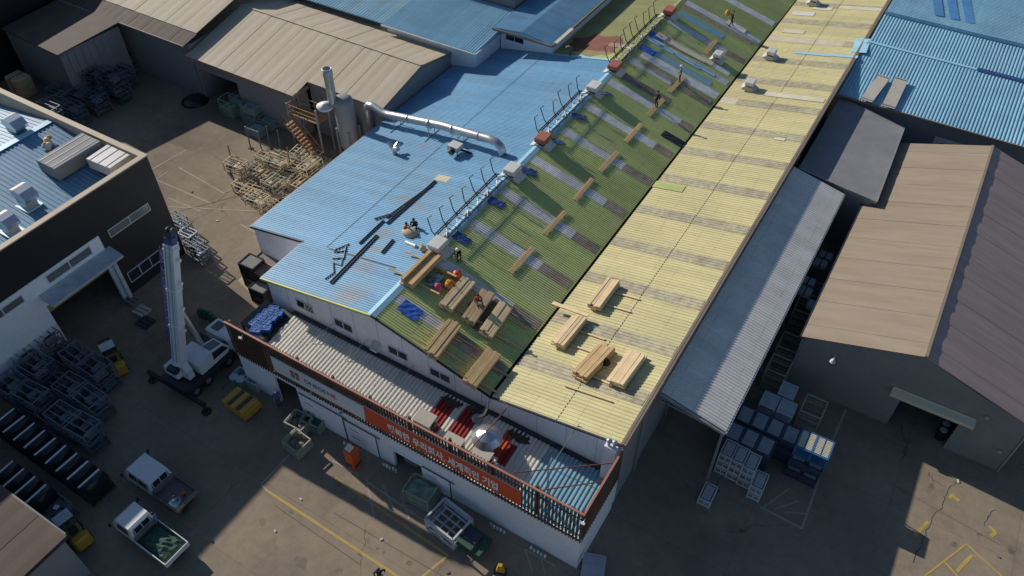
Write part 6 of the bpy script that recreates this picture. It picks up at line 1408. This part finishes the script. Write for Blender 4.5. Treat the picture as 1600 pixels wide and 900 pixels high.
def rackset(places, proto_args, lbl, grp, matn, seed):
    rr = random.Random(seed); protos = []
    for v in range(3):
        w_, d_, h_ = proto_args[v]; o = cage('steel_rack', 'x', 'rack', w_, d_, h_, matn[v], 3, None, grp, post=.07)
        for j in range(3):
            m = MB(); z = .25+.3*j
            if z < h_: m.bar((-w_/2,-d_/2+d_*.3*(j+.4),z),(w_/2,-d_/2+d_*.3*(j+.4),z),.07); m.build('cross_bar', matn[(v+1)%3], o, local=True)
        for s in (-1,1):
            m = MB(); m.bar((-w_/2,s*d_*.2,h_),(w_/2,s*d_*.2,h_),.06); m.build('top_bar', matn[v], o, local=True)
        for e_ in range(3):
            m = MB(); x = -w_/2+w_*(e_+.5)/3; m.box((x,rr.uniform(-.2,.2)*d_,h_*.45),(w_*.22,d_*.6,h_*.35),rz=rr.uniform(-.2,.2)); m.build('stored_part', matn[(v+e_)%3] if e_ else 'dark_steel', o, local=True)
        protos.append([o, False])
    for k, (x, y, z, rz) in enumerate(places):
        pr = protos[k%3]; lb = lbl(k, x, y, z)
        if not pr[1]: pr[0].location = (x,y,z); pr[0].rotation_euler = (0,0,rz); pr[0]['label'] = lb; pr[1] = True
        else: dup(pr[0], (x,y,z), rz, lb, grp)
L1 = []
rr = random.Random(3)
for r_ in range(3):
    for c_ in range(6):
        q0 = at(158-10*r_ - 27*c_, 590+46*r_ - 17*c_, .8); zz = rr.choice((0,0,1.15)) if r_ != 1 else 0
        L1.append((q0.x, q0.y, 0, rr.uniform(-.06,.06), r_, c_))
        if (r_*6+c_)%3 != 2: L1.append((q0.x+rr.uniform(-.1,.1), q0.y+rr.uniform(-.1,.1), 1.18, rr.uniform(-.08,.08), r_, c_))
RN = ['row nearest the factory door','middle row','row nearest the black covered carts']
rackset([(a,b,c,d) for a,b,c,d,_,_ in L1], ((2.1,1.5,1.1),(2.0,1.6,1.1),(2.2,1.4,1.1)), lambda k,x,y,z: '%s steel rack, %s from right, %s' % ('upper' if z > 0 else 'lower', ORD[L1[k][5]], RN[L1[k][4]]), 'steel racks in the shaded left yard', ('rack_slate','rack_blue','rack_slate'), 11)
# --- top left yard stack
L2 = []
for r_ in range(3):
    for c_ in range(4):
        q0 = at(85+33*c_+8*r_, 185-18*c_+4*r_*0-22*r_+14, .8)
        for j in range(2 if (r_+c_)%3 else 3): L2.append((q0.x, q0.y, 1.12*j, rr.uniform(-.08,.08), r_, c_, j))
rackset([t[:4] for t in L2], ((2.4,1.6,1.05),(2.3,1.5,1.05),(2.5,1.7,1.05)), lambda k,x,y,z: 'dark blue rack, %s column of the %s row behind the parapet, %s layer' % (ORD[L2[k][5]], ['near','middle','far'][L2[k][4]], ORD[L2[k][6]]), 'dark blue racks stacked in the far left yard', ('rack_blue','rack_blue','rack_slate'), 12)
p = at(32,130,1.2); o = thing('wrapped_bale', 'tan wrapped bale stack beside the far left racks', 'bale', (p.x,p.y,0))
for j in range(2):
    m = MB(); m.bevbox(-1.1+.1*j,1.1,-.9,.9,1.1*j,1.1*j+1.05,.15); m.build('bale', 'pine_aged', o, local=True)
m = MB(); m.bx(-.06,.06,-.92,.92,.05,2.17); m.build('strap', 'dark_steel', o, local=True)
# --- green and teal cages before the beige warehouse
T1 = cage('mesh_box', 'x', 'mesh box', 1.7, 1.4, 1.0, 'rack_teal', 6, 'rack_teal', 'mesh boxes before the beige warehouse', fill=('rack_teal',.75))
for k, (px, py, z) in enumerate(((375,165,0),(375,150,1.02),(395,178,0),(412,168,0),(410,150,1.02),(392,163,1.02),(400,198,0),(420,185,0))):
    q = at(px, py, z+.9); stack_lb = ORD[k]+' teal mesh box counted from the left of the heap by the warehouse wall'
    if k == 0: T1.location = (q.x,q.y,z); T1['label'] = stack_lb
    else: dup(T1, (q.x,q.y,z), random.uniform(-.08,.08), stack_lb, 'mesh boxes before the beige warehouse')
o = put(cage('mesh_box', 'green mesh box at the left end of the teal heap', 'mesh box', 1.6, 1.4, 2.0, 'rack_green', 4, 'rack_green', fill=('rack_green',.6)), at(362,172,.5), 0)
p = at(300,172); o = thing('floor_mat_heap', 'dark tarpaulin heap on the ground by the warehouse corner', 'heap', (p.x-1.0,p.y+1.4,0)); m = MB(); m.lathe([(1.5,0),(1.3,.2),(.7,.4),(.1,.5)],12); m.build('tarpaulin', 'cover_black', o, local=True, smooth=True); m = MB(); m.bar((-.8,.3,.45),(.9,-.2,.5),.1); m.build('beam', 'dark_steel', o, local=True)
# --- cream scrap racks beside the blue roof
L3 = []
SP = [(372,268),(388,278),(402,262),(418,275),(432,262),(445,278),(395,300),(412,310),(430,298),(448,250),(462,262),(476,248),(405,322),(425,318),(442,318),(470,285),(486,268),(500,258),(382,290),(418,245)]
for k, (px, py) in enumerate(SP):
    q = at(px, py, .7); 
    if q.x > WX - .9: q.x = WX - 1.0
    L3.append((q.x, q.y, 0.0 if k%4 else .9, rr.choice((0,0,math.pi/2,.12))+rr.uniform(-.06,.06)))
rackset(L3, ((1.9,1.3,.95),(2.2,1.2,.85),(1.6,1.5,1.1)), lambda k,x,y,z: (ORD[k] if k < 18 else ('nineteenth','twentieth')[k-18])+' cream scrap rack %s of the heap beside the blue roof' % ('in the upper layer' if z > 0 else 'on the ground'), 'cream scrap racks heaped beside the blue roof', ('rack_cream','rack_cream','rack_olive'), 13)
for k, (px, py) in enumerate(((365,262),(410,240),(423,232),(440,238),(455,265),(392,232))):
    q = at(px, py); o = thing('scrap_post', ORD[k]+' upright steel post from the left in the scrap heap', 'post', (q.x,q.y,0), 0, 'posts standing in the cream scrap heap'); m = MB(); m.bar((0,0,0),(.1,.05,2.6),.09); m.build('post', 'rack_slate', o, local=True); m = MB(); m.bx(-.2,.2,-.2,.2,0,.06); m.build('foot_plate', 'dark_steel', o, local=True)
p = at(478,236,1.2); o = thing('cream_grid_pallet', 'cream gridded pallet tilted at the foot of the stair tower', 'pallet', (p.x,p.y,1.0), .1)
for k in range(4):
    m = MB(); m.bx(-1.5,1.5,-.75+.48*k,-.68+.48*k,0,.08); m.build('runner', 'crate_cream', o, local=True)
for k in range(6):
    m = MB(); m.bx(-1.5+.58*k,-1.42+.58*k,-.75,.76,.08,.14); m.build('slat', 'crate_cream', o, local=True)
for x in (-1.3,1.3):
    m = MB(); m.bar((x,0,0),(x,0,-1.0),.12); m.build('leg', 'rack_cream', o, local=True)
a, b = at(452,310,1.6), at(430,330,1.6); m = MB(); m.bar(a, b, .25); tag(m.build('red_beam', 'vent_red'), 'rusty red beam along the blue roof eave by the scrap heap', 'beam')
m = MB(); m.path([(*at(355,258,.0).xy,.05),(*at(358,275,.0).xy,.3),(*at(366,283).xy,.2),(*at(378,293).xy,.1)], .09, 6); tag(m.build('black_hose', 'rubber'), 'black hose curled at the yard side of the scrap heap', 'hose')
for k, (px, py) in enumerate(((502,748),(596,843),(530,757),(470,780),(700,895),(1497,752),(1560,870),(340,345),(300,300),(430,830))):
    q = at(px, py); m = MB(); m.box((q.x,q.y,.03),(.16+.05*(k%3),.1,.05), rz=k); tag(m.build('litter_scrap', 'vent_white' if k%2 else 'bed_grey'), ['white scrap on the yellow line start','small white scrap in the sunny yard','grey scrap beside the yellow line','white scrap near the crates','grey scrap by the short yellow line','white scrap by the upper yellow corner mark','grey scrap at the right yard edge','white scrap near the hall corner yard','grey scrap on the upper left yard','white scrap at the sunny yard left part'][k], 'litter', 'litter scraps on the yard')
# steel trestles along the dark factory end wall (the ladder-like shadow edge)
for k in range(4):
    y = 28.6; x = -50.6 - 0.0*k
    pass
L4 = []
for k in range(5):
    q = at(278+9*k, 345+13*k, .8); L4.append((q.x, max(q.y, 28.9-.2*k) if q.x < -49.7 else q.y, 0 if k%2 else .0, rr.uniform(-.1,.1)))
rackset(L4, ((1.5,1.0,1.3),(1.4,.9,1.5),(1.3,1.0,1.4)), lambda k,x,y,z: ORD[k]+' slate scrap frame along the dark factory corner behind the boom', 'slate scrap frames behind the crane boom', ('rack_slate','rack_blue','rack_pale'), 14)
for k, (px, py, mt) in enumerate(((208,470,'bed_grey'),(222,487,'concrete'),(228,505,'dark_steel'),(195,452,'wood_brown'))):
    q = at(px, py); o = thing('door_pallet', ['grey pallet at the dark factory door post','pale concrete slab beside the factory door','dark beam lying on the yard by the factory door','brown pallet stack under the factory window'][k], 'pallet', (q.x,q.y,0), R(2))
    for j in range(3):
        m = MB(); m.bx(-.6,.6,-.5+.36*j,-.22+.36*j,.12,.17+.1*(k == 3)*j); m.build('board', mt, o, local=True)
    for x in (-.5,.5):
        m = MB(); m.bx(x-.05,x+.05,-.5,.5,0,.12); m.build('runner', mt, o, local=True)
bpy.context.view_layer.update()
